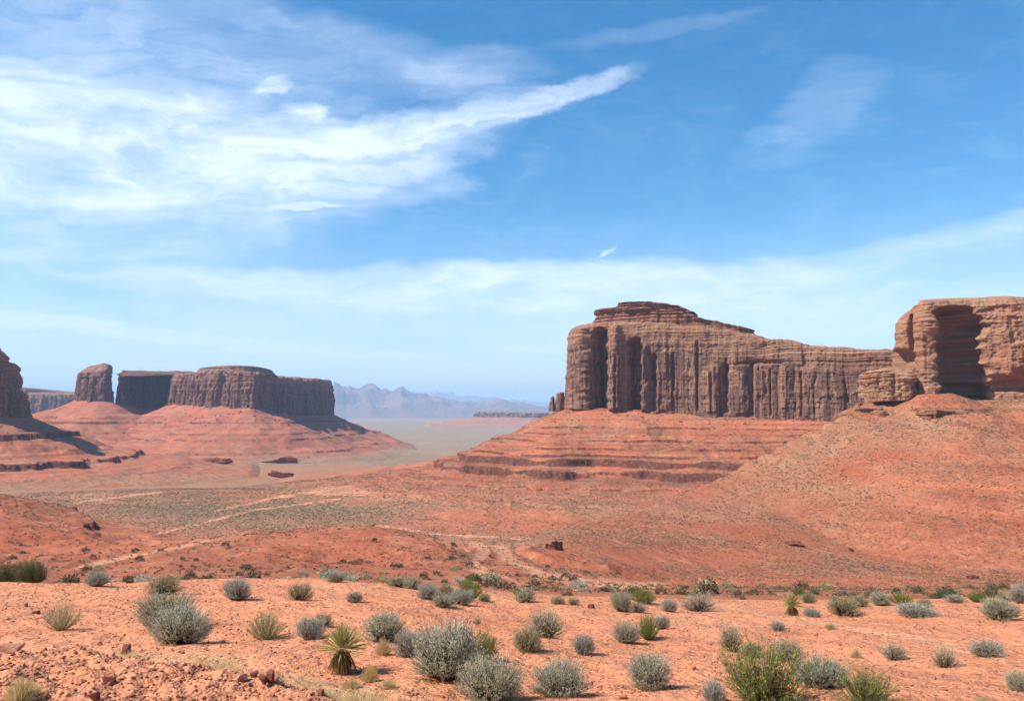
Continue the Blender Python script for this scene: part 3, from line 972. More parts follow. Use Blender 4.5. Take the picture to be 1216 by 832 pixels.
def spire(name, label, u, D, vt, vb, w, seed, mat=M_CLIFF):
    rows = out_px([(u - w, D, vt + 2, vb), (u, D - 5, vt, vb), (u + w, D, vt + 1, vb), (u + w, D + 7, vt, vb), (u - w, D + 7, vt + 1, vb)])
    x, y, zb = rows[1][0], D, min(r[2] for r in rows)
    o = cliff(name, [(a - x, b - y, c - zb, d - zb) for a, b, c, d in rows], mat, None, ds=.35, dz=.35, flutes=((3, 6, .8),), batter=1.2, rnd=1.5,
              rough=.5, beds=.5, seed=seed, corner=2, dome=.6, sink=4, top_n=6)
    o.location = (x, y, zb)
    return tag(o, label, 'rock spire', 'rock spires at the left end of the long mesa')


spire('rock_spire', 'small leaning finger of rock standing free at the far left of the long mesa', 655.5, 900, 470, 484, 2.6, 41)
spire('rock_spire', 'squat rounded rock knob touching the left foot of the long mesa cliff', 665, 897, 465, 484, 4.0, 42)

# ------------------------------------------------------------------ right butte on the long scrubby slope
rb_rows = out_px([(1059, 553, 402, 463), (1060, 535, 374, 462), (1072, 522, 362, 463), (1092, 513, 355, 464), (1116, 511, 352, 465),
                  (1150, 522, 350, 472), (1172, 516, 349, 476), (1216, 508, 348, 474), (1290, 505, 350, 474), (1400, 520, 360, 474),
                  (1420, 620, ('z', 82), ('z', 14)), (1300, 680, ('z', 84), ('z', 14)), (1150, 660, ('z', 82), ('z', 14)), (1080, 610, ('z', 70), ('z', 14))])
BUTTE_T = Talus([(a, b, c, d) for a, b, c, d in rb_rows], [(0, 0), (10, 3), (30, 12), (60, 23), (100, 34), (150, 44), (200, 57), (280, 70), (330, 84), (400, 104), (520, 130)],
                [(4, 3, 1.6), (-47.0, 3.5, 1.2)], 300, gul=.7, size=.6, side=(262, 1.75))
butte = empty('butte', (330, 570, ground(np.array(330.0), np.array(570.0))))
tag(butte, 'rounded tan butte with a tall dark alcove above a wide dotted slope', 'butte')
RA = [(1140, 27, 25, 362, 500, .22), (1126, 5, 8, 372, 470, .1), (1103, 17, -8, 356, 500, .15), (1084, 3.5, 8, 372, 425, .3),
      (1070, 16, 8, 414, 500, .75), (1200, 34, 6, 448, 466, .7), (1190, 28, -3.5, 425, 447, .6), (1240, 40, -3, 400, 440, .5),
      (1195, 26, 2.5, 360, 372, .6)]
cliff('cliff', rb_rows, M_CLIFF_R, butte, ds=.42, dz=.36, flutes=((18, 40, 1.6), (5, 12, .35)), batter=1.0, rnd=16, rough=1.6, beds=.3, blocky=.75,
      bedh=3.2, seed=51, corner=2, alcoves=RA, dome=5, domesteps=3, sink=45, varnish=.35, undulate=.5, top_n=20)
lr_ = out_px([(1014, 560, 447, 474), (1024, 527, 441, 472), (1050, 512, 438, 468), (1083, 505, 444, 468), (1090, 522, 444, 468), (1085, 560, 440, 468), (1040, 580, 440, 468)])
cliff('ledge', lr_, M_CLIFF_R, butte, ds=.4, dz=.25, flutes=((8, 18, 3.0), (3, 7, 1.0)), batter=-3.0, rnd=5, rough=1.8, beds=1.0, bedh=2.6, seed=53,
      dome=2.5, sink=4, varnish=.2, redlow=.5)
lr2 = out_px([(985, 535, 493, 505), (1003, 512, 487, 503), (1028, 500, 482, 500), (1052, 498, 484, 497), (1040, 540, 484, 497), (1000, 550, 488, 500)])
cliff('ledge', lr2, M_CAP, butte, ds=.4, dz=.2, flutes=((7, 15, 3.2), (3, 6, 1.2)), batter=2.5, rnd=3, rough=1.6, beds=.8, bedh=2.6, seed=55, dome=2.5, sink=7, varnish=0, undulate=1)
lr3 = out_px([(1086, 485, 487, 494), (1100, 478, 486, 495), (1128, 476, 487, 496), (1150, 480, 490, 497), (1130, 500, 487, 496), (1095, 500, 486, 494)])
cliff('ledge', lr3, M_CAP, butte, ds=.35, dz=.2, flutes=((6, 14, 2.4), (3, 6, 1.0)), batter=1.5, rnd=1.6, rough=1.2, beds=.6, bedh=2.2, seed=57, dome=2.0, sink=7, varnish=0, undulate=.8)
build_talus('talus_slope', BUTTE_T, 520, 1600, 150, 720, 620, butte, colr=SLOPE, scrub=.30, da=.07)
HEIGHTS.append(BUTTE_T)
print('right', round(time.time() - T0, 1))

# ------------------------------------------------------------------ mesa across the valley, left
lm = out_px([(143, 1790, 445, 477), (148, 1830, 442, 477), (165, 1960, 441, 477), (206, 2010, 442, 477), (208, 1820, 443, 478), (210, 1765, 443, 479),
             (225, 1735, 442, 480), (260, 1695, 441, 481), (300, 1652, 441, 483), (306, 1660, 442, 484), (326, 1800, 447, 488), (350, 1960, 449, 491),
             (393, 2080, 451, 493), (396, 2200, ('z', 88), ('z', 0)), (300, 2260, ('z', 92), ('z', 10)), (160, 2150, ('z', 92), ('z', 20))])
L_T = Talus(lm + [], [(0, 0), (50, 24), (110, 50), (170, 73), (230, 92), (320, 106), (450, 118), (700, 130)],
            [(4, 4, 1.5), (-8, 4, 2), (-18, 4, 3.2), (-30, 4, 1.6), (-39, 4, 2.4), (-50, 4, 3.2), (-61, 4, 1.8), (-72, 4, 3)], 400, gul=.55, size=1.3)
lmesa = empty('mesa', (-600, 1800, -90))
tag(lmesa, 'flat topped mesa across the valley with its right hand cliffs in deep shade', 'mesa')
cliff('cliff', lm, M_CLIFF_L, lmesa, ds=1.1, dz=1.0, flutes=((18, 45, 7), (6, 14, 3.0)), flute_top=1.0, batter=6, rnd=7, rough=1.5, beds=1.4,
      seed=61, dome=5, domesteps=2, undulate=5, corner=1)
lc = out_px([(236, 1745, 437, 441.5), (262, 1720, 434, 441), (300, 1700, 434, 441.5), (318, 1790, 438, 443), (325, 1900, 440, 445), (290, 2000, ('z', 104), ('z', 92)), (245, 1900, ('z', 104), ('z', 92))])
cliff('caprock', lc, M_CLIFF_L, lmesa, ds=1.2, dz=.6, flutes=((10, 20, 1.5),), batter=14, rnd=4, rough=1.2, beds=2.2, bedh=4, seed=63, dome=4, domesteps=3, varnish=0, undulate=1)
build_talus('talus_slope', L_T, -60, 520, 1200, 2500, 480, lmesa, colr=np.array((0.42, 0.128, 0.074)), da=.07, scrub=.3)

tw = out_px([(92, 1765, 443, 475), (104, 1752, 441, 475), (124, 1742, 438, 476), (133, 1750, 433, 476), (134, 1830, 434, 477), (97, 1860, 441, 476)])
T_T = Talus(tw, [(0, 0), (50, 24), (110, 50), (170, 73), (230, 92), (320, 106), (450, 118), (700, 130)], [(-8, 4, 3), (-18, 4, 4.5), (-30, 4, 2.5), (-39, 4, 3.5), (-50, 4, 4.5), (-61, 4, 3)], 410, gul=.55, size=1.3)
tower = empty('butte', (-950, 1800, -90))
tag(tower, 'narrow square rock tower standing alone beside the flat topped mesa', 'butte')
cliff('cliff', tw, M_CLIFF_L, tower, ds=.9, dz=1.0, flutes=((10, 24, 3.2), (4, 9, 1.4)), batter=5, rnd=4, rough=1.2, beds=1.0, seed=65, dome=9, undulate=1.5, corner=1)
build_talus('talus_slope', T_T, -80, 260, 1300, 2200, 330, tower, colr=np.array((0.42, 0.128, 0.074)), da=.08, scrub=.3)

# ------------------------------------------------------------------ near butte at the left edge
ln = out_px([(-260, 1010, 400, 492), (-90, 975, 402, 492), (-20, 985, 408, 492), (2, 1010, 411, 493), (9, 1030, 420, 493), (13, 1050, 428, 493), (22, 1075, 432, 493),
             (24, 1100, 436, 493), (26, 1115, 462, 493), (30, 1120, 464, 493), (33, 1135, 468, 493), (33, 1230, ('z', 30), ('z', 0)), (20, 1330, ('z', 72), ('z', 0)), (-250, 1330, ('z', 90), ('z', 0))])
N_T = Talus(ln, [(0, 0), (30, 14), (70, 32), (120, 50), (180, 63), (260, 74), (400, 88), (600, 112)],
            [(-14, 4, 2), (-27, 5, 7), (-56.5, 6, 8)], 500, gul=1.0)
nb_ = empty('butte', (-680, 1100, -85))
tag(nb_, 'dark shaded butte cut off by the left edge of the view', 'butte')
cliff('cliff', ln, M_CLIFF, nb_, ds=.8, dz=.7, flutes=((14, 30, 5), (5, 11, 2.2)), batter=5, rnd=4, rough=1.3, beds=1.4, seed=71, dome=3, undulate=1.5, corner=1)
build_talus('talus_slope', N_T, -230, 330, 640, 1450, 420, nb_, da=.07, scrub=.35)
HEIGHTS.append(N_T)

# ------------------------------------------------------------------ far mesas and mountains
fm = out_px([(27, 3100, 459, 490), (31, 3090, 461, 490), (36, 3100, 467, 490), (60, 3080, 469, 489), (110, 3100, 467, 489), (112, 3400, ('z', 80), ('z', 5)), (20, 3450, ('z', 80), ('z', 5))])
FM_T = Talus(fm, [(0, 0), (150, 50), (350, 85), (600, 110)], [(-20, 12, 8)], 600, size=2)
o = empty('mesa', (-1700, 3200, -90)); tag(o, 'low blue shaded mesa far behind the square rock tower', 'mesa')
cliff('cliff', fm, M_CLIFF_L, o, ds=2.2, dz=2.2, flutes=((20, 50, 9), (9, 18, 4)), batter=8, rnd=5, rough=2, beds=1.5, seed=73, dome=3, undulate=2, corner=1)
build_talus('talus_slope', FM_T, -60, 260, 2600, 3900, 120, o, colr=np.array((0.44, 0.16, 0.10)), da=.1)

fs = out_px([(564, 5600, 488.5, 495), (567, 5560, 488.5, 495), (600, 5500, 489.5, 495), (650, 5500, 490.5, 496), (652, 6000, ('z', 10), ('z', -25)), (566, 6100, ('z', 10), ('z', -25))])
FS_T = Talus(fs, [(0, 0), (150, 24), (300, 46), (700, 75)], [(-50, 10, 8)], 610, size=3)
o = empty('mesa', (-120, 5700, -90)); tag(o, 'tiny hazy mesa far out on the plain in front of the pale mountains', 'mesa')
cliff('cliff', fs, M_CLIFF_L, o, ds=3.5, dz=2.5, flutes=((20, 60, 9), (9, 18, 4)), batter=8, rnd=5, rough=2, beds=1.5, seed=75, dome=3, undulate=2, corner=1)
build_talus('talus_slope', FS_T, 500, 700, 4900, 6600, 110, o, colr=np.array((0.40, 0.17, 0.12)), da=.1)

LEDGES = [  # u0, u1, D, v_top, v_base, label
    (240, 277, 1240, 554.5, 561, 'long thin dark rock ledge on the valley floor below the square rock tower', 81),
    (316, 352, 1010, 564, 571, 'wedge shaped dark rock ledge on the valley floor, nearer of the two there', 82),
    (312, 352, 1420, 532, 539, 'dark broken rock bench at the foot of the flat topped mesa, left one', 83),
    (362, 388, 1480, 531, 537, 'short dark rock bench at the foot of the flat topped mesa, right one', 84),
]

def mountains(name, u0, u1, D0, D1, prof, seed, na, nr, colr, amp=1.0):
    a = np.arctan((np.linspace(u0, u1, na) - 608) / F); r = np.linspace(D0, D1, nr)
    A, R = np.meshgrid(a, r, indexing='ij')
    X = R * np.sin(A); Y = R * np.cos(A)
    uu = np.linspace(u0, u1, na)
    Dc = (D0 + D1) / 2
    top = np.interp(uu, [q[0] for q in prof], [(490 - q[1]) / F * Dc for q in prof])[:, None]
    f = (R - D0) / (D1 - D0)
    env = np.sin(np.clip(f, 0, 1) * math.pi) ** .9
    s = (D1 - D0) / 6
    rg_ = ridged(X / s, Y / s, 5, seed); rg_ = .55 + .45 * rg_
    Z = -95 + (top + 95) * env * np.clip(rg_, 0, 1.25) + 14 * fbm2(X / 300, Y / 300, 4, seed + 8) * env
    c = np.empty(X.shape + (3,)); c[:] = colr; c *= (1 + .3 * fbm2(X / 900, Y / 900, 3, seed + 3))[..., None]
    g = np.zeros(X.shape)
    o = mesh_np(name, np.stack([X, Y, Z], -1).reshape(-1, 3), grid_faces(na, nr)[:, ::-1], M_SOIL, attrs={'soil': c.reshape(-1, 3), 'scrub': g.ravel(), 'far': g.ravel()})
    return tag(o, kind='structure')


mountains('mountains', 300, 720, 13500, 19000, [(300, 470), (380, 462), (400, 450), (412, 457), (425, 457), (440, 452), (452, 460), (466, 461), (478, 456), (492, 466), (505, 464),
          (520, 470), (545, 475), (575, 475), (592, 471), (606, 476), (640, 481), (720, 485)], 701, 420, 90, np.array((0.22, 0.12, 0.09)))
mountains('mountains', 100, 900, 27000, 36000, [(100, 484), (300, 478), (430, 468), (480, 463), (520, 464), (560, 468), (600, 472), (660, 478), (900, 484)], 711, 300, 50, np.array((0.2, 0.15, 0.13)))
hl = mountains('hills', -60, 200, 9000, 12000, [(-60, 486), (20, 483), (100, 484), (200, 486)], 721, 120, 40, np.array((0.26, 0.15, 0.11)))
print('left', round(time.time() - T0, 1))

# ------------------------------------------------------------------ the air
bm_v = np.array([(x, y, z) for x in (-45000, 45000) for y in (-3000, 45000) for z in (-260, 1100)], float)
hz_f = [(0, 1, 3, 2), (4, 6, 7, 5), (0, 4, 5, 1), (2, 3, 7, 6), (0, 2, 6, 4), (1, 5, 7, 3)]
mh = bpy.data.materials.new('haze'); mh.use_nodes = True
mh.node_tree.nodes.clear()
pv = mh.node_tree.nodes.new('ShaderNodeVolumePrincipled'); mo = mh.node_tree.nodes.new('ShaderNodeOutputMaterial')
pv.inputs['Color'].default_value = (0.46, 0.69, 1.0, 1); pv.inputs['Density'].default_value = HAZE_D
pv.inputs['Anisotropy'].default_value = 0.0
mh.node_tree.links.new(pv.outputs[0], mo.inputs['Volume'])
if HAZE_D > 0:
    hzo = mesh_np('haze', bm_v, hz_f, mh, smooth=False); tag(hzo, kind='stuff')
# ================================================================== plants
def leaf_material(name, colr, dark, var=.25, transl=.34):
    mt, k, b = new_mat(name, .85)
    oi = k.n.new('ShaderNodeObjectInfo')
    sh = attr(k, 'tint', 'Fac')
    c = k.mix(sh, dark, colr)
    c = k.mix(k.ss(oi.outputs['Random'], 0, 1, 0, var), c, (1.18, 1.02, .72, 1), 'MULTIPLY')
    c = k.mix(k.m('MULTIPLY', k.noise(k.xyz(oi.outputs['Random'], 3.1, 0.0), 9.0, 1), .35), c, (.72, .80, .92, 1), 'MULTIPLY')
    k.put(b.inputs['Base Color'], c)
    tr = k.n.new('ShaderNodeBsdfTranslucent'); k.put(tr.inputs['Color'], c)
    mx = k.n.new('ShaderNodeMixShader'); mx.inputs[0].default_value = transl
    k.l.new(b.outputs[0], mx.inputs[1]); k.l.new(tr.outputs[0], mx.inputs[2])
    out = [n for n in k.n if n.type == 'OUTPUT_MATERIAL'][0]
    k.l.new(mx.outputs[0], out.inputs['Surface'])
    return mt


M_SAGE = leaf_material('sage_leaf', (0.680, 0.630, 0.440, 1), (0.330, 0.290, 0.190, 1))
M_GREY = leaf_material('grey_twig_leaf', (0.620, 0.580, 0.460, 1), (0.330, 0.290, 0.225, 1))
M_TEAL = leaf_material('blue_green_leaf', (0.550, 0.540, 0.360, 1), (0.260, 0.255, 0.165, 1))
M_OLIVE = leaf_material('olive_leaf', (0.500, 0.460, 0.240, 1), (0.240, 0.215, 0.115, 1))
M_GREEN = leaf_material('green_leaf', (0.300, 0.320, 0.085, 1), (0.120, 0.135, 0.042, 1))
M_DKGREEN = leaf_material('dark_green_leaf', (0.150, 0.175, 0.075, 1), (0.070, 0.080, 0.038, 1))
M_STRAW = leaf_material('straw_blade', (0.800, 0.640, 0.330, 1), (0.550, 0.400, 0.190, 1))
M_YUCCA = leaf_material('yucca_blade', (0.680, 0.560, 0.240, 1), (0.330, 0.300, 0.110, 1), var=.1)
M_DRY = leaf_material('dry_yucca_blade', (0.400, 0.270, 0.120, 1), (0.170, 0.100, 0.045, 1), var=.1)
M_STEM = leaf_material('woody_stem', (0.220, 0.165, 0.120, 1), (0.100, 0.070, 0.050, 1), transl=0.0)
M_SCRUB = leaf_material('scrub_leaf', (0.250, 0.185, 0.105, 1), (0.130, 0.090, 0.052, 1), var=.2, transl=.1)


def unit(a): return a / (np.linalg.norm(a, axis=-1, keepdims=True) + 1e-9)


def blades(B, Dr, L, W, rg, t0, t1=None, bend=0.0):
    """thin leaf blades: two triangles each (a slim kite), base B, direction Dr"""
    n = len(B)
    side = unit(np.cross(Dr, unit(rg.normal(size=(n, 3)))))
    L = np.asarray(L).reshape(-1, 1) * np.ones((n, 1)); W = np.asarray(W).reshape(-1, 1) * np.ones((n, 1))
    mid = B + Dr * L * .45
    tip = B + Dr * L + np.array([0, 0, -1.0]) * bend * L
    V = np.stack([B, mid + side * W / 2, tip, mid - side * W / 2], 1).reshape(-1, 3)
    i = np.arange(n)[:, None] * 4
    Fq = i + np.array([0, 1, 2, 3])
    sh = np.repeat(t0 if t1 is None else t0, 4)
    return V, Fq, sh


def strips(paths, W, rg, shade):
    """paths (n, k, 3) -> two crossed tapering ribbons each"""
    n, k, _ = paths.shape
    d = unit(paths[:, -1] - paths[:, 0])
    r = unit(rg.normal(size=(n, 3)))
    s1 = unit(np.cross(d, r)); s2 = unit(np.cross(d, s1))
    Vs, Fs, Sh = [], [], []; off = 0
    tap = (1 - .75 * np.linspace(0, 1, k))[None, :, None]
    Wn = np.asarray(W).reshape(-1, 1, 1) * np.ones((n, 1, 1))
    for s in (s1, s2):
        a = paths + s[:, None] * Wn * tap / 2; b = paths - s[:, None] * Wn * tap / 2
        V = np.stack([a, b], 2).reshape(-1, 3)
        base = (np.arange(n)[:, None] * k + np.arange(k - 1)[None, :]).reshape(-1, 1) * 2
        Fs.append(base + np.array([0, 1, 3, 2]) + off); Vs.append(V); off += len(V)
        Sh.append(np.full(len(V), shade))
    return np.vstack(Vs), np.vstack(Fs), np.concatenate(Sh)


def plant_mesh(name, parts, mat, parent=None):
    off = 0; V, Fq, S = [], [], []
    for v, f, s in parts:
        V.append(v); Fq.append(f + off); S.append(s); off += len(v)
    return mesh_np(name, np.vstack(V), np.vstack(Fq), mat, parent, smooth=False, attrs={'tint': np.concatenate(S)}, keep=False)


def dome_points(n, rg, w, h, lump=.12, lo=-.35):
    d = unit(rg.normal(size=(n, 3))); d[:, 2] = np.where(d[:, 2] < lo, -d[:, 2], d[:, 2])
    k = 1 + lump * n3(d[:, 0] * 1.7 + 9 * rg.rand(), d[:, 1] * 1.7, d[:, 2] * 1.7) * 1.6
    c = np.array([0, 0, .46 * h])
    return c + d * np.array([w / 2, w / 2, .54 * h]) * k[:, None], d


def make_bush(seed, w, h, mat, nst, nlf, lf_len, lf_w, spread=.5, lump=.14, upright=0.0, inner=.45, shag=.07, stem_share=.35):
    """a rounded desert shrub: stems fan from the root and carry slim leaves on their outer part"""
    rg = np.random.RandomState(seed)
    root = empty('shrub')
    tgt, d = dome_points(nst, rg, w, h, lump, lo=-.45)
    tgt[:, 2] = np.maximum(tgt[:, 2], .03 * h)
    tgt *= (1 + rg.normal(size=(nst, 1)) * shag)
    st = rg.normal(size=(nst, 3)) * np.array([.05 * w, .05 * w, 0.0])
    mid = st * .5 + tgt * .5 + np.array([0, 0, -.06 * h]) + (tgt - st) * np.array([.06, .06, 0]) - np.array([0, 0, upright * .1 * h])
    tt = np.linspace(0, 1, 5)[None, :, None]
    path = (1 - tt) ** 2 * st[:, None] + 2 * tt * (1 - tt) * mid[:, None] + tt ** 2 * tgt[:, None]
    sv = strips(path, rg.uniform(.004, .009, nst) * (w / .7) ** .5, rg, .35)
    nd = 46; q = rg.randint(0, nst, nd)                    # bare dead twigs, some poking out, some lying low
    tw_ = tgt[q] * rg.uniform(1.05, 1.30, (nd, 1)); tw_[:14, 2] *= .25; tw_[:, :2] += rg.normal(size=(nd, 2)) * .05 * w
    t3 = np.linspace(0, 1, 4)[None, :, None]
    pd_ = st[q][:, None] * (1 - t3) + tw_[:, None] * t3 + np.array([0, 0, .06 * w]) * np.sin(t3 * 3.1)
    dv = strips(pd_, .006, rg, 1.0)
    plant_mesh('stem', [sv, dv], M_STEM, root)
    # leaves
    k = rg.randint(0, nst, nlf)
    q = inner + (1 - inner) * rg.rand(nlf) ** .65
    B = ((1 - q) ** 2)[:, None] * st[k] + (2 * q * (1 - q))[:, None] * mid[k] + (q ** 2)[:, None] * tgt[k]
    B += rg.normal(size=(nlf, 3)) * .018 * w
    gap = n3(B[:, 0] / (.16 * w) + seed, B[:, 1] / (.16 * w), B[:, 2] / (.16 * w))
    k_ = (gap > -.28) | (rg.rand(nlf) < .35); B, k, q = B[k_], k[k_], q[k_]; nlf = len(B)
    dr = unit(unit(tgt[k] - mid[k]) + rg.normal(size=(nlf, 3)) * spread + np.array([0, 0, .25 + upright]))
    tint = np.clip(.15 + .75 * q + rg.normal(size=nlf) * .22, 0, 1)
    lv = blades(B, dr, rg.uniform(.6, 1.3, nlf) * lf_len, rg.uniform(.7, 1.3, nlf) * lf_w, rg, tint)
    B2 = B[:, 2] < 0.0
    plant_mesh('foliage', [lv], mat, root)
    root['_w'] = w; root['_h'] = h
    return root


def make_broom(seed, w, h, mat, nst=150, nlf=2400, lean=1.0, lf=(.035, .006)):
    """open shrub of upright green wands"""
    rg = np.random.RandomState(seed); root = empty('shrub')
    a = rg.uniform(0, 2 * np.pi, nst); r = w / 2 * np.sqrt(rg.rand(nst)) * lean
    tgt = np.stack([np.cos(a) * r, np.sin(a) * r, h * (.98 - .55 * (r / (w / 2)) ** 2) * rg.uniform(.72, 1.08, nst)], 1)
    st = np.stack([np.cos(a) * r * .12, np.sin(a) * r * .12, np.zeros(nst)], 1)
    mid = st * .45 + tgt * .55; mid[:, :2] *= 1.15; mid[:, 2] *= .72
    tt = np.linspace(0, 1, 6)[None, :, None]
    path = (1 - tt) ** 2 * st[:, None] + 2 * tt * (1 - tt) * mid[:, None] + tt ** 2 * tgt[:, None]
    sv = strips(path, rg.uniform(.006, .010, nst), rg, .6)
    plant_mesh('stem', [sv], mat if mat is not M_DKGREEN else M_STEM, root)
    k = rg.randint(0, nst, nlf); q = .25 + .75 * rg.rand(nlf) ** .7
    B = ((1 - q) ** 2)[:, None] * st[k] + (2 * q * (1 - q))[:, None] * mid[k] + (q ** 2)[:, None] * tgt[k]
    B += rg.normal(size=(nlf, 3)) * .012 * w
    dr = unit(unit(tgt[k] - mid[k]) + rg.normal(size=(nlf, 3)) * .35 + np.array([0, 0, .5]))
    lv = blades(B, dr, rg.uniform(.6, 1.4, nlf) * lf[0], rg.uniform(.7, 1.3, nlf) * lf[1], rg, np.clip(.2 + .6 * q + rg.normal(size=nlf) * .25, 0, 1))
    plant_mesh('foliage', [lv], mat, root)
    root['_w'] = w; root['_h'] = h
    return root


def make_tuft(seed, w, h, mat, n=900):
    rg = np.random.RandomState(seed); root = empty('grass_tuft')
    a = rg.uniform(0, 2 * np.pi, n); r = w / 2 * rg.rand(n) ** .7
    st = np.stack([np.cos(a) * r * .35, np.sin(a) * r * .35, np.zeros(n)], 1)
    tgt = np.stack([np.cos(a) * r, np.sin(a) * r, h * (1 - .6 * (r / (w / 2)) ** 2) * rg.uniform(.5, 1.05, n)], 1)
    mid = st * .5 + tgt * .5; mid[:, 2] += .12 * h
    tt = np.linspace(0, 1, 4)[None, :, None]
    path = (1 - tt) ** 2 * st[:, None] + 2 * tt * (1 - tt) * mid[:, None] + tt ** 2 * tgt[:, None]
    v, f, s = strips(path, rg.uniform(.0035, .006, n), rg, .7)
    s = np.clip(s + .25 * rg.normal(size=len(s)), 0, 1)
    plant_mesh('blades', [(v, f, s)], mat, root)
    root['_w'] = w; root['_h'] = h
    return root


def make_yucca(seed, w, h):
    rg = np.random.RandomState(seed); root = empty('yucca')
    hh = .46 * h; n = 190
    el_ = np.radians(rg.uniform(-8, 88, n)); a = rg.uniform(0, 2 * np.pi, n)
    d = np.stack([np.cos(a) * np.cos(el_), np.sin(a) * np.cos(el_), np.sin(el_)], 1)
    B = np.array([0, 0, hh]) + d * .02
    V, Fq, S = blades(B, d, rg.uniform(.85, 1.08, n) * .56 * h, .0135, rg, np.clip(.55 + .3 * rg.normal(size=n), 0, 1), bend=.03)
    V2, F2, S2 = blades(B, d, rg.uniform(.85, 1.08, n) * .56 * h, .0135, rg, np.clip(.55 + .3 * rg.normal(size=n), 0, 1), bend=.03)
    plant_mesh('leaf_crown', [(V, Fq, S), (V2, F2, S2)], M_YUCCA, root)
    n = 190; a = rg.uniform(0, 2 * np.pi, n); o_ = rg.uniform(.12, .62, n)
    d = unit(np.stack([np.cos(a) * o_, np.sin(a) * o_, -np.ones(n)], 1))
    B = np.array([0, 0, hh * .98]) + np.stack([np.cos(a), np.sin(a), 0 * a], 1) * .03
    k1 = B + np.stack([np.cos(a) * o_ * .16 * h, np.sin(a) * o_ * .16 * h, .01 * h * np.ones(n)], 1)
    k2 = B + d * hh * rg.uniform(.75, 1.0, n)[:, None] / np.abs(d[:, 2:3])
    k2[:, 2] = np.maximum(k2[:, 2], .005)
    tt = np.linspace(0, 1, 5)[None, :, None]
    path = (1 - tt) ** 2 * B[:, None] + 2 * tt * (1 - tt) * k1[:, None] + tt ** 2 * k2[:, None]
    v, f, s = strips(path, .017, rg, .5); s = np.repeat(np.clip(.5 + .35 * rg.normal(size=len(s) // 10), 0, 1), 10)[:len(s)]
    if len(s) < len(v): s = np.pad(s, (0, len(v) - len(s)), mode='edge')
    plant_mesh('dry_leaf_skirt', [(v, f, s)], M_DRY, root)
    a = np.linspace(0, 2 * np.pi, 9)[:-1]
    ring = np.stack([np.cos(a), np.sin(a), 0 * a], 1)
    zs = np.linspace(-.05, hh, 7)
    V = np.concatenate([ring * (.05 + .008 * math.sin(5 * k)) + np.array([0, 0, z]) for k, z in enumerate(zs)])
    Fq = np.array([[k * 8 + j, k * 8 + (j + 1) % 8, (k + 1) * 8 + (j + 1) % 8, (k + 1) * 8 + j] for k in range(6) for j in range(8)])
    plant_mesh('trunk', [(V, Fq, np.full(len(V), .3))], M_STEM, root)
    root['_w'] = w; root['_h'] = h
    return root


PROTO = {
    'sage': [make_bush(101 + k, .70, .48, M_SAGE, 800, 15000, .028, .0060, lump=.24, shag=.09) for k in range(2)],
    'grey': [make_bush(111 + k, .62, .42, M_GREY, 620, 9000, .028, .0058, lump=.18, shag=.09) for k in range(2)],
    'pale': [make_bush(121, .62, .40, M_SAGE, 420, 3600, .034, .006, lump=.22, shag=.12)],
    'teal': [make_bush(131, .66, .44, M_TEAL, 360, 4600, .030, .0120, spread=.8, lump=.25), make_bush(132, .72, .46, M_TEAL, 700, 13000, .027, .0070, lump=.24, shag=.09)],
    'olive': [make_bush(141, .60, .42, M_OLIVE, 420, 4600, .032, .0075, spread=.6, lump=.22, upright=.4), make_bush(142, .60, .36, M_OLIVE, 380, 4200, .030, .0075, spread=.6, lump=.28, upright=.3)],
    'green': [make_bush(151, .80, .58, M_GREEN, 320, 6800, .034, .0110, spread=.75, lump=.36, upright=.6, shag=.14, inner=.3), make_broom(152, .62, .46, M_GREEN, 220, 4200)],
    'dark': [make_bush(161, 1.2, .9, M_DKGREEN, 420, 8000, .055, .020, spread=.9, lump=.30, shag=.10)],
    'broom': [make_broom(171, .62, .42, M_OLIVE, 150, 2300), make_broom(172, .66, .44, M_OLIVE, 110, 1500, lf=(.03, .007))],
    'straw': [make_tuft(181, .36, .26, M_STRAW, 520), make_tuft(182, .40, .20, M_STRAW, 420)],
    'yucca': [make_yucca(191, .6, .62)],
}
print('protos', round(time.time() - T0, 1))

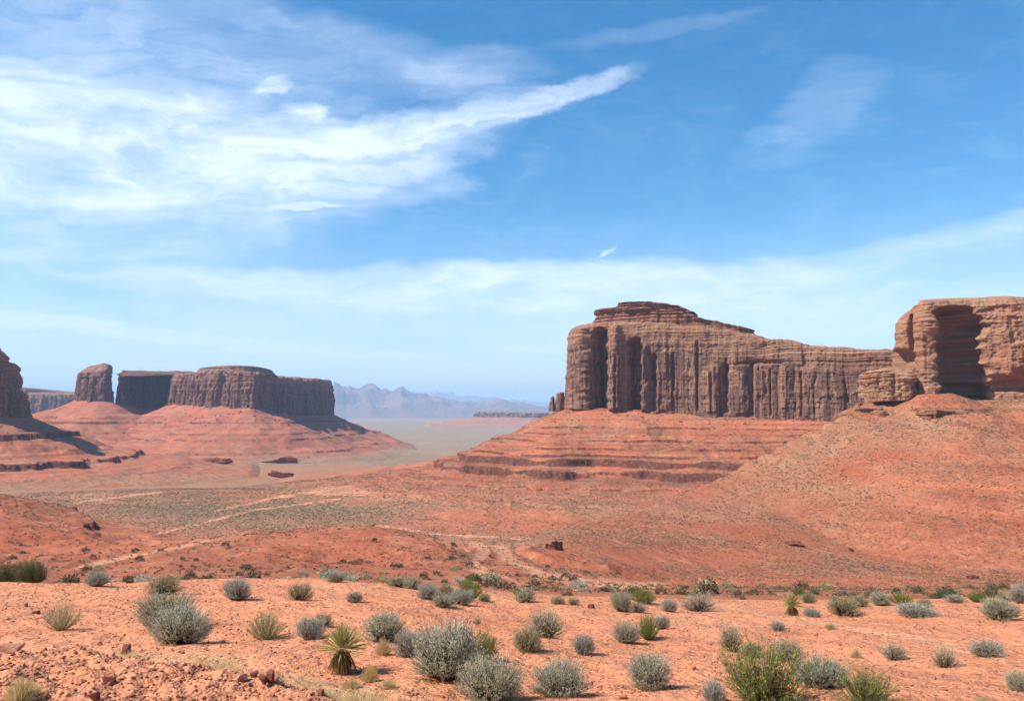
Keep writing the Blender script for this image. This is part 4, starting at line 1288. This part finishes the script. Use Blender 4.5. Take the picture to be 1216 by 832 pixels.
PLANTS = [
    # u, base row, width px, height px, kind, variant, label, (D)
    (9, 690, 30, 26, 'dark', 0, 'dark green bush behind the sandy crest, cut by the left edge of the view', 31),
    (37, 691, 36, 29, 'dark', 0, 'dark green bush on the crest just right of the one cut by the left edge', 30),
    (115, 697, 29, 19, 'grey', 0, 'round grey bush standing alone on the left part of the sandy crest'),
    (72, 751, 54, 38, 'broom', 1, 'loose yellow green wand shrub at the top of the rubbly bank on the left'),
    (25, 836, 62, 34, 'straw', 0, 'big straw coloured grass tuft in the bottom left corner'),
    (195, 709, 44, 26, 'olive', 0, 'olive bush rising behind the pair of big sage domes on the left'),
    (197, 751, 76, 46, 'teal', 1, 'large blue green sage dome, the rear one of the big pair on the left'),
    (214, 768, 76, 46, 'sage', 0, 'large sage dome, the front one of the big pair on the left'),
    (281, 714, 37, 27, 'grey', 1, 'round purple grey bush on bare sand right of the big pair of sage domes'),
    (356, 714, 34, 22, 'olive', 1, 'low squared olive bush alone on sand above the yellow green wand shrub'),
    (399, 692, 25, 14, 'grey', 0, 'small grey bush on the sandy crest above the spiky yucca in front'),
    (315, 761, 54, 36, 'broom', 0, 'yellow green wand shrub on bare sand left of the round grey bush and the yucca'),
    (368, 760, 42, 27, 'grey', 1, 'round grey bush close to the left side of the nearer yucca'),
    (385, 745, 24, 17, 'olive', 1, 'little olive bush peeping out behind the grey bush left of the yucca'),
    (406, 801, 46, 65, 'yucca', 0, 'large spiky yucca with a skirt of dry hanging leaves in the foreground'),
    (421, 716, 21, 14, 'grey', 0, 'tiny grey bush on open sand just under the crest, left of centre'),
    (473, 698, 32, 13, 'olive', 1, 'low flat olive bush, leftmost of the clump on the crest'),
    (490, 700, 24, 15, 'teal', 0, 'small blue green bush, second from the left in the clump on the crest'),
    (508, 713, 27, 21, 'grey', 1, 'round purple grey bush in the left half of the clump on the crest'),
    (529, 710, 24, 17, 'olive', 0, 'olive bush in the middle of the clump on the crest'),
    (526, 722, 31, 17, 'pale', 0, 'pale straggly bush at the front foot of the clump on the crest'),
    (548, 719, 34, 19, 'grey', 0, 'wide grey bush under the bright green one in the clump on the crest'),
    (556, 715, 36, 31, 'green', 1, 'bright green bush, tallest of the clump on the crest'),
    (575, 715, 18, 11, 'olive', 1, 'little olive bush at the right end of the clump on the crest'),
    (567, 741, 12, 9, 'broom', 0, 'tiny yellow green seedling alone on the sand near the centre'),
    (456, 764, 58, 36, 'teal', 0, 'leafy blue green bush just right of the nearer yucca'),
    (455, 779, 30, 23, 'straw', 0, 'yellow grass tuft under the leafy blue green bush'),
    (486, 781, 42, 33, 'grey', 1, 'grey bush squeezed between the leafy blue green bush and the largest sage'),
    (529, 808, 92, 64, 'sage', 1, 'largest sage bush, full grey green dome in the centre foreground'),
    (573, 788, 44, 38, 'green', 0, 'dense green bush tucked behind the right side of the largest sage'),
    (548, 770, 28, 28, 'teal', 0, 'top of a blue green bush showing above the largest sage'),
    (583, 838, 78, 56, 'sage', 0, 'pale sage dome cut by the bottom edge below the largest sage'),
    (439, 811, 32, 25, 'straw', 0, 'yellow grass tuft at the right foot of the nearer yucca, middle of three'),
    (417, 818, 30, 17, 'straw', 1, 'low bleached grass tuft directly below the nearer yucca, left of three'),
    (461, 818, 28, 15, 'straw', 1, 'low bleached grass tuft on open sand, right of three by the yucca'),
    (624, 716, 28, 18, 'teal', 0, 'leafy blue green bush alone at the edge of the sand above the olive sage pair'),
    (614, 703, 14, 11, 'green', 1, 'tiny green bush just behind the blue green one at the sand edge', 27),
    (663, 718, 20, 10, 'olive', 0, 'faint low olive bush at the sand edge, left of two'),
    (681, 719, 17, 10, 'olive', 1, 'faint low olive bush at the sand edge, right of two'),
    (648, 759, 48, 34, 'pale', 0, 'pale sage bush, upper right one of the close pair right of centre'),
    (627, 775, 40, 29, 'olive', 0, 'dark olive bush, lower left one of the close pair right of centre'),
    (694, 778, 30, 26, 'grey', 0, 'small ball shaped grey bush alone on sand right of the close pair'),
    (664, 830, 70, 41, 'sage', 1, 'wide sage dome at the bottom edge right of the centre sage clump'),
    (771, 821, 54, 44, 'sage', 0, 'sage dome alone on open sand left of the large leafy green bush'),
    (738, 727, 30, 25, 'teal', 1, 'blue green bush at the left end of the bright green hedge like clump'),
    (763, 718, 40, 21, 'green', 1, 'wide bright green bush at the back of the clump near the far sand edge'),
    (759, 728, 22, 13, 'pale', 0, 'pale straggly bush in front of the wide bright green one'),
    (744, 765, 34, 27, 'grey', 0, 'grey bush, left one of the tight trio on the sand right of centre'),
    (769, 761, 36, 34, 'green', 1, 'yellow green bush, middle one of the tight trio right of centre'),
    (786, 748, 22, 18, 'grey', 1, 'grey bush, rear right one of the tight trio right of centre'),
    (795, 727, 22, 16, 'grey', 1, 'small grey bush between the bright green clump and the wide pale bush'),
    (830, 728, 45, 22, 'pale', 0, 'wide pale bush with bare twigs at the far edge of the sand'),
    (941, 732, 30, 30, 'yucca', 0, 'smaller yucca standing further off at the far edge of the sand'),
    (964, 733, 24, 11, 'grey', 0, 'flat grey bush touching the right side of the smaller yucca'),
    (960, 717, 20, 14, 'olive', 0, 'small olive bush behind the smaller yucca'),
    (1001, 732, 42, 23, 'olive', 1, 'wide olive bush right of the smaller yucca'),
    (924, 750, 21, 13, 'grey', 1, 'little purple grey bush alone on sand in front of the smaller yucca'),
    (868, 774, 31, 32, 'pale', 0, 'cone shaped sage bush above the large leafy green bush'),
    (893, 782, 30, 20, 'olive', 0, 'olive bush just behind the large leafy green bush'),
    (937, 786, 40, 26, 'pale', 0, 'grey and straw bush right behind the large leafy green bush'),
    (915, 783, 18, 14, 'straw', 0, 'dry grass tuft between two bushes behind the large leafy green bush'),
    (975, 817, 64, 35, 'teal', 1, 'wide blue green dome between the two leafy green bushes at the bottom'),
    (907, 842, 106, 74, 'green', 0, 'large leafy green bush at the bottom edge, biggest on the right side'),
    (848, 835, 33, 27, 'grey', 0, 'small grey bush at the bottom edge left of the large leafy green bush'),
    (987, 748, 18, 9, 'broom', 0, 'tiny yellow green plant on sand below the wide olive bush'),
    (1030, 844, 72, 46, 'green', 0, 'leafy green bush cut by the bottom edge, second from the right'),
    (1062, 784, 34, 19, 'pale', 0, 'twiggy brown grey bush on open sand, left of three in a row on the right'),
    (1122, 793, 33, 23, 'pale', 0, 'pale straw grey bush on open sand, middle of three in a row on the right'),
    (1172, 781, 42, 20, 'grey', 0, 'wide purple grey bush on open sand, right of three in a row on the right'),
    (1187, 738, 48, 26, 'teal', 1, 'full grey green dome near the right edge of the sand'),
    (1213, 719, 30, 23, 'grey', 1, 'dark grey bush cut by the right edge at the far side of the sand', 24),
    (1088, 734, 50, 16, 'grey', 0, 'long low silvery bush at the far side of the sand'),
    (1071, 720, 30, 18, 'green', 1, 'yellow green bush behind the long low silvery bush'),
    (1045, 720, 28, 17, 'teal', 0, 'blue green bush left of the yellow green one by the silvery bush'),
    (1020, 722, 28, 14, 'olive', 0, 'low olive bush between the wide olive bush and the blue green one'),
    (1118, 711, 17, 12, 'dark', 0, 'small dark green bush on the skyline of the sand on the right', 36),
    (1135, 717, 28, 11, 'pale', 0, 'low pale bush just below the small dark green one on the right'),
    (1160, 716, 28, 16, 'green', 1, 'bright green bush above the full grey green dome on the right'),
    (1195, 715, 22, 14, 'olive', 1, 'olive bush beside the dark grey one at the right edge'),
    (1017, 782, 20, 13, 'straw', 0, 'small straw grass tuft alone on sand left of the three in a row'),
    (1211, 822, 34, 25, 'sage', 0, 'sage bush cut by the right edge low in the view'),
    (1165, 836, 22, 12, 'broom', 1, 'yellow green sprig at the bottom edge near the right corner'),
    (1098, 722, 22, 11, 'olive', 0, 'faint olive bush right of the yellow green one by the silvery bush'),
]


def hit(u, v, d0=4.5, d1=200):
    D = np.exp(np.linspace(math.log(d0), math.log(d1), 900))
    a, b = ray(u, v)
    g = ground(a * D, D)
    below = EYE + b * D <= g
    i = int(np.argmax(below)) if below.any() else -1
    return float(a * D[i]), float(D[i])


def dup(src):
    r = src.copy(); COL.objects.link(r)
    for ch in src.children:
        c = ch.copy(); COL.objects.link(c); c.parent = r
    return r


used = set(); rgp = np.random.RandomState(5); XYW = []
for row in PLANTS:
    u, v, wp, hp, kind, var, label = row[:7]
    if len(row) > 7:
        x, y = ray(u, v)[0] * row[7], row[7]
    else:
        x, y = hit(u, v - .10 * wp * .5)
    z = float(ground(np.array(x), np.array(y)))
    wm, hm = .89 * wp / F * y, .90 * hp / F * y
    src = PROTO[kind][var]
    if (kind, var) in used: o = dup(src)
    else: o = src; used.add((kind, var))
    w0, h0 = {True: (src['_w'], src['_h'])}[True]
    o.location = (x, y, z - .01)
    o.rotation_euler = (0, 0, rgp.uniform(0, 6.28))
    o.scale = (wm / w0, wm / w0 * rgp.uniform(.9, 1.1), hm / h0)
    if kind == 'yucca': o.scale = (hm / h0,) * 3
    nm = {'yucca': 'yucca', 'straw': 'grass_tuft', 'sage': 'sage_bush', 'teal': 'sage_bush'}.get(kind, 'desert_shrub')
    o.name = nm
    tag(o, label, {'yucca': 'yucca', 'straw': 'grass tuft'}.get(kind, 'shrub'),
        {'yucca': 'yuccas on the sandy rise', 'straw': 'dry grass tufts on the sandy rise'}.get(kind, 'desert shrubs on the sandy rise'))
    XYW.append((x, y, wm))
for k, v in PROTO.items():
    for i, o in enumerate(v):
        if (k, i) not in used: print('unused proto', k, i)
for o in list(COL.objects):
    for key in ('_w', '_h'):
        if key in o: del o[key]
print('plants', round(time.time() - T0, 1))

# ------------------------------------------------------------------ scrub in the middle distance
rs = np.random.RandomState(77)


def low_bush(seed, mat, n=260):
    rg = np.random.RandomState(seed)
    p, d = dome_points(n, rg, 1.0, .72, .35, lo=-.3)
    p *= rg.uniform(.55, 1.0, (n, 1)); p[:, 2] = np.maximum(p[:, 2], 0)
    lv = blades(p, unit(d + rg.normal(size=(n, 3)) * .6), rg.uniform(.12, .26, n), rg.uniform(.04, .09, n), rg, rg.rand(n))
    return plant_mesh('scrub_bush', [lv], mat)


LOW = [low_bush(300 + k, m, 340) for k, m in enumerate([M_SCRUB, M_SCRUB, M_OLIVE, M_TEAL, M_DKGREEN, M_GREY])]
spots = []
for _ in range(4000):                                # thick band just behind the right part of the sand
    if len(spots) >= 28: break
    u = rs.uniform(960, 1240) if rs.rand() < .7 else rs.uniform(600, 960)
    D = rs.uniform(27, 75)
    spots.append((ray(u, 700)[0] * D, D, rs.uniform(.28, .62)))
while len(spots) < 200:                              # thin scatter over the red hummocks
    u = rs.uniform(-20, 1230); D = math.exp(rs.uniform(math.log(48), math.log(190)))
    spots.append((ray(u, 690)[0] * D, D, rs.uniform(.5, 1.5) * (1.2 if rs.rand() < .15 else 1)))
seenlow = set()
for (x, y, s) in spots:
    k = rs.randint(len(LOW)) if y < 75 else rs.choice([0, 1, 0, 1, 2, 4])
    if k in seenlow: o = LOW[k].copy(); COL.objects.link(o)
    else: o = LOW[k]; seenlow.add(k)
    o.location = (x, y, float(max(ground(np.array(x), np.array(y)), BUTTE_T.z(np.array(x), np.array(y))[0])) - .03)
    o.rotation_euler = (0, 0, rs.uniform(0, 6.28)); o.scale = (s, s, s * rs.uniform(.7, 1.1))
    o.name = 'scrub_bush'
    tag(o, 'small low scrub bush dotted over the red ground beyond the sandy crest', 'scrub bush', 'small scrub bushes beyond the sandy crest')
for k in range(len(LOW)):
    if k not in seenlow: bpy.data.objects.remove(LOW[k])


def surf_height(x, y):
    z = ground(x, y)
    for T in HEIGHTS:
        zt, d = T.z(x, y); z = np.where((d > 0), np.maximum(z, zt), z); z = np.where(d <= 1, -999, z)
    return z


def scrub_mass(n, d0, d1, seed):
    rg = np.random.RandomState(seed)
    th = np.radians(rg.uniform(-36, 36, n)); r = np.sqrt(rg.uniform(d0 ** 2, d1 ** 2, n))
    x, y = r * np.sin(th), r * np.cos(th)
    z = surf_height(x, y)
    c, g, far = soil_at(x, y, z)
    u, v = project(x, y, z)
    onT = (BUTTE_T.z(x, y)[0] > ground(x, y))
    dens = np.clip(.25 + .9 * g + .22 * onT + .5 * fbm2(x / 30, y / 30, 3, 91), .05, 1)
    keep = (rg.rand(n) < dens) & (z > -900)
    x, y, z = x[keep], y[keep], z[keep]; n = len(x)
    s = rg.uniform(.20, .42, n) * np.clip(r[keep] / 330, .75, 1.35) * (1 + .6 * (rg.rand(n) < .06))
    K = 9
    dd = unit(rg.normal(size=(n, K, 3))); dd[..., 2] = np.abs(dd[..., 2])
    cen = np.stack([x, y, z], -1)[:, None] + dd * s[:, None, None] * np.array([.75, .75, .6])
    a = unit(rg.normal(size=(n, K, 3))); b = unit(np.cross(dd, a)); e = unit(dd * .6 + rg.normal(size=(n, K, 3)) * .5)
    q = s[:, None, None] * .42
    V = np.stack([cen + b * q, cen - b * q, cen + e * q * 1.5], 2).reshape(-1, 3)
    Fq = np.arange(len(V)).reshape(-1, 3)
    print('scrub', n)
    return V, Fq, np.repeat(rg.rand(n * K), 3)


v1, f1, s1 = scrub_mass(60000, 60, 330, 501)
v2, f2, s2 = scrub_mass(190000, 330, 900, 502)
o = mesh_np('scrub', np.vstack([v1, v2]), np.vstack([f1, f2 + len(v1)]), M_SCRUB, smooth=False, attrs={'tint': np.concatenate([s1, s2])})
tag(o, kind='stuff')
print('scrub', round(time.time() - T0, 1))

# ------------------------------------------------------------------ stones, straw
mr, kr, br = new_mat('red_stone', .9)
pr_ = position(kr); nn = kr.noise(pr_, 14, 5, .6)
cr = kr.mix(kr.ss(nn, .35, .65), (0.300, 0.105, 0.062, 1), (0.500, 0.220, 0.135, 1))
kr.put(br.inputs['Base Color'], cr); kr.put(br.inputs['Normal'], kr.bump(kr.noise(pr_, 40, 6, .7), .8, .02))
M_STONE = mr
mr2, kr2, br2 = new_mat('dark_red_stone', .9)
pr_ = position(kr2)
kr2.put(br2.inputs['Base Color'], kr2.mix(kr2.noise(pr_, 9, 4), (0.13, .040, .028, 1), (.26, .085, .050, 1)))
kr2.put(br2.inputs['Normal'], kr2.bump(kr2.noise(pr_, 30, 6, .7), .8, .02))
import bmesh


def rock(name, label, u, v, wp, hp, seed, mat, depth=.8, group=None, D=None, rugged=False, cat='rock'):
    rg = np.random.RandomState(seed)
    if D is None: x, y = hit(u, v)
    else: x, y = ray(u, v)[0] * D, D
    z = float(max(ground(np.array([x]), np.array([y]))[0], surf_height(np.array([x]), np.array([y]))[0]))
    w_, h_ = wp / F * y, hp / F * y
    bm = bmesh.new()
    for _ in range(13):
        d = unit(rg.normal(size=3)); d = np.sign(d) * np.abs(d) ** .45
        bm.verts.new((d[0] * w_ * .42, d[1] * w_ * .42 * depth, d[2] * h_ * .55 + h_ * .30))
    r_ = bmesh.ops.convex_hull(bm, input=bm.verts)
    bmesh.ops.delete(bm, geom=[g for g in r_['geom_interior'] if isinstance(g, bmesh.types.BMVert)], context='VERTS')
    if rugged:
        bmesh.ops.triangulate(bm, faces=bm.faces[:])
        for _ in range(3): bmesh.ops.subdivide_edges(bm, edges=bm.edges[:], cuts=1, use_grid_fill=True)
        co = np.array([vv.co[:] for vv in bm.verts]); q = w_ / 5
        dsp = fbm3(co[:, 0] / q, co[:, 1] / q, co[:, 2] / (q * .5), 4, seed) * w_ * .10
        for vv, dv in zip(bm.verts, dsp): vv.co += vv.co.normalized() * float(dv)
    else:
        bmesh.ops.bevel(bm, geom=bm.edges[:], offset=min(w_, h_) * .025, segments=1, affect='EDGES')
    me = bpy.data.meshes.new(name); bm.to_mesh(me); bm.free(); me.materials.append(mat)
    o = bpy.data.objects.new(name, me); COL.objects.link(o)
    o.location = (x, y, z); o.rotation_euler = (rg.uniform(-.1, .1), rg.uniform(-.12, .12), rg.uniform(-.4, .4))
    return tag(o, label, cat, group)


for (u0, u1, D, vt, vb, lab, sd) in LEDGES:
    rock('rock_ledge', lab, (u0 + u1) / 2, vb, (u1 - u0) * 1.15, (vb - vt) * 1.1, sd, mr2, depth=.5, D=D, rugged=True, cat='rock ledge')  # dark stone puts the shade of the ledge fronts into the colour
RG = 'loose red stones on the sandy rise'
for a in [
    ('rock_slab', 'flat pale red slab on the rubbly bank at the left edge', 12, 774, 32, 11, 1, M_STONE, 1.3),
    ('rock', 'dark red block on the lip of the bank below the big pair of sage domes', 152, 776, 18, 13, 2, mr2, .8),
    ('rock', 'pointed red stone in the middle of the rubbly bank', 130, 811, 17, 11, 3, mr2, .8),
    ('rock', 'dark stone at the bottom edge on the rubbly bank', 112, 832, 15, 12, 4, mr2, .8),
    ('rock', 'flat pale stone left of the pointed one on the rubbly bank', 96, 812, 14, 6, 5, M_STONE, 1.0),
    ('rock', 'small dark stone on the sandy crest right of the round grey bush', 154, 692, 10, 5, 6, mr2, 1.0),
    ('rock', 'small brown stone above the wand shrub near the left edge, left of two', 32, 720, 9, 5, 7, mr2, 1.0),
    ('rock', 'small brown stone above the wand shrub near the left edge, right of two', 43, 728, 10, 4, 8, mr2, 1.0),
    ('rock', 'tallest dark red block of the broken rock heap at the end of the bank', 322, 812, 12, 17, 9, mr2, .7),
    ('rock', 'middle dark block of the broken rock heap at the end of the bank', 311, 811, 13, 12, 10, mr2, .8),
    ('rock', 'flat pale block in front of the broken rock heap at the end of the bank', 287, 808, 17, 8, 11, M_STONE, 1.0),
    ('rock', 'low dark block behind the broken rock heap at the end of the bank', 303, 804, 12, 8, 12, mr2, .8),
    ('rock', 'little dark stone on sand below the nearer yucca', 381, 826, 10, 8, 13, mr2, .8),
    ('rock', 'low dark stone left of the other one below the nearer yucca', 371, 825, 8, 4, 14, mr2, .8),
    ('rock', 'dark stone at the far edge of the open sand near the green clump', 702, 722, 10, 6, 15, mr2, .8),
    ('rock', 'small pale stone on open sand left of the large leafy green bush', 824, 795, 9, 5, 16, M_STONE, .8),
    ('rock', 'small pale stone at the bottom edge near the sage dome on open sand', 740, 829, 12, 5, 17, M_STONE, .9),
    ('rock', 'small brown stone lying right of the wide pale bush', 702, 770, 6, 3, 18, mr2, .9),
]:
    rock(a[0], a[1], *a[2:8], depth=a[8], group=RG)
for (u, v, wp, hp, D, lab, sd) in [
    (662, 672, 30, 14, 215, 'dark red rock outcrop standing in for a shaded cave hole in the foot of the long slope above the pale track', 31),  # solid dark rock in place of the shade inside a cave hole
    (651, 660, 9, 8, 222, 'small dark outcrop just above the pale track on the long slope', 32),
    (1010, 622, 9, 6, 330, 'single dark boulder high on the long scrubby slope', 33),
    (1155, 682, 14, 5, 262, 'dark rock sliver at the foot of the long slope on the right', 34),
    (944, 632, 30, 4, 320, 'long thin dark rock band half way up the long slope', 35),
]:
    rock('rock_outcrop', lab, u, v, wp, hp, sd, mr2, depth=.9, D=D, rugged=True, cat='rock outcrop')


def stones(n, seed):
    rg = np.random.RandomState(seed)
    th = np.radians(rg.uniform(-37, 37, n)); r = 5.2 + 26 * rg.rand(n) ** 1.5
    x, y = r * np.sin(th), r * np.cos(th)
    bk = BANK(x, y)
    keep = rg.rand(n) < (.16 + 2.2 * np.clip(bk, 0, .25) + .12 * sstep(fbm2(x / 2.2, y / 2.2, 3, 93), 0, .4))
    x, y, bk = x[keep], y[keep], bk[keep]; n = len(x)
    z = ground(x, y)
    s = .006 + .016 * rg.rand(n) ** 3 + .010 * (bk > .08) * rg.rand(n) ** 2 + .0006 * np.hypot(x, y)
    oc = np.array([(1, 0, 0), (.3, .95, 0), (-.9, .4, 0), (-.4, -.9, 0), (.6, -.7, 0), (0.1, 0, .8), (0, .1, -.5)])
    tri = np.array([(0, 1, 5), (1, 2, 5), (2, 3, 5), (3, 4, 5), (4, 0, 5), (1, 0, 6), (2, 1, 6), (3, 2, 6), (4, 3, 6), (0, 4, 6)])
    V = oc[None] * (1 + .35 * rg.normal(size=(n, 7, 1))) * s[:, None, None] * rg.uniform(.6, 1.3, (n, 1, 3))
    a = rg.uniform(0, 6.28, n); ca, sa = np.cos(a)[:, None], np.sin(a)[:, None]
    V = np.stack([V[..., 0] * ca - V[..., 1] * sa, V[..., 0] * sa + V[..., 1] * ca, V[..., 2]], -1)
    V += np.stack([x, y, z + s * .15], -1)[:, None]
    Fq = (np.arange(n)[:, None, None] * 7 + tri[None]).reshape(-1, 3)
    o = mesh_np('gravel', V.reshape(-1, 3), Fq, M_STONE, smooth=False)
    tag(o, kind='stuff'); print('stones', n)


stones(60000, 601)


def dry_grass(n, seed):
    rg = np.random.RandomState(seed)
    t = rg.rand(n)
    pts = np.array(_bp); seg = np.hypot(*np.diff(pts, axis=0).T); L = np.concatenate([[0], np.cumsum(seg)]); L /= L[-1]
    px = np.interp(t, L, pts[:, 0]); py = np.interp(t, L, pts[:, 1])
    off = .35 + np.abs(rg.normal(size=n)) * .38
    x, y = px + .15 * off + rg.normal(size=n) * .05, py + off
    cl = fbm2(x / .7, y / .7, 3, 95)
    keep = (rg.rand(n) < sstep(cl, -.2, .45)) & (t > .25)
    # a few thin patches elsewhere on the sand
    x, y = x[keep], y[keep]
    n = len(x); z = ground(x, y)
    d = unit(np.stack([rg.normal(size=n) * .5, rg.normal(size=n) * .5, np.ones(n) * .8], -1))
    V, Fq, S = blades(np.stack([x, y, z], -1), d, rg.uniform(.035, .11, n), rg.uniform(.002, .004, n), rg, rg.rand(n))
    o = mesh_np('dry_grass', V, Fq, M_STRAW, smooth=False, attrs={'tint': S}); tag(o, kind='stuff'); print('grass', n)


dry_grass(26000, 602)


def rubble(n, seed):
    rg = np.random.RandomState(seed); Vs, Fs, off = [], [], 0
    for T, u0, u1, r0, r1, dm, sc in ((MESA_T, 600, 1000, 600, 1000, 75, 1.0), (BUTTE_T, 980, 1500, 330, 560, 90, .55), (L_T, 120, 420, 1450, 2100, 110, 1.9), (N_T, -60, 120, 850, 1150, 70, 1.1)):
        m = n // 4
        th = np.arctan((rg.uniform(u0, u1, m * 4) - 608) / F); r = rg.uniform(r0, r1, m * 4)
        x, y = r * np.sin(th), r * np.cos(th)
        z, d = T.z(x, y); k = (d > 2) & (d < dm) & (rg.rand(len(x)) < np.exp(-d / dm * 2.0)); x, y, z = x[k][:m], y[k][:m], z[k][:m]
        q = len(x); s = sc * (.35 + 1.3 * rg.rand(q) ** 4)
        oc = np.array([(1, 0, 0), (.3, .95, 0), (-.9, .4, 0), (-.4, -.9, 0), (.6, -.7, 0), (.1, 0, .8), (0, .1, -.5)])
        tri = np.array([(0, 1, 5), (1, 2, 5), (2, 3, 5), (3, 4, 5), (4, 0, 5), (1, 0, 6), (2, 1, 6), (3, 2, 6), (4, 3, 6), (0, 4, 6)])
        V = oc[None] * (1 + .3 * rg.normal(size=(q, 7, 1))) * s[:, None, None] + np.stack([x, y, z + s * .2], -1)[:, None]
        Vs.append(V.reshape(-1, 3)); Fs.append((np.arange(q)[:, None, None] * 7 + tri[None]).reshape(-1, 3) + off); off += q * 7
    tag(mesh_np('rubble', np.vstack(Vs), np.vstack(Fs), M_CAP, smooth=False, attrs={'varnish': np.zeros(off), 'redbed': np.zeros(off)}), kind='stuff'); print('rubble', off // 7)


rubble(6000, 611)
print('done', round(time.time() - T0, 1))
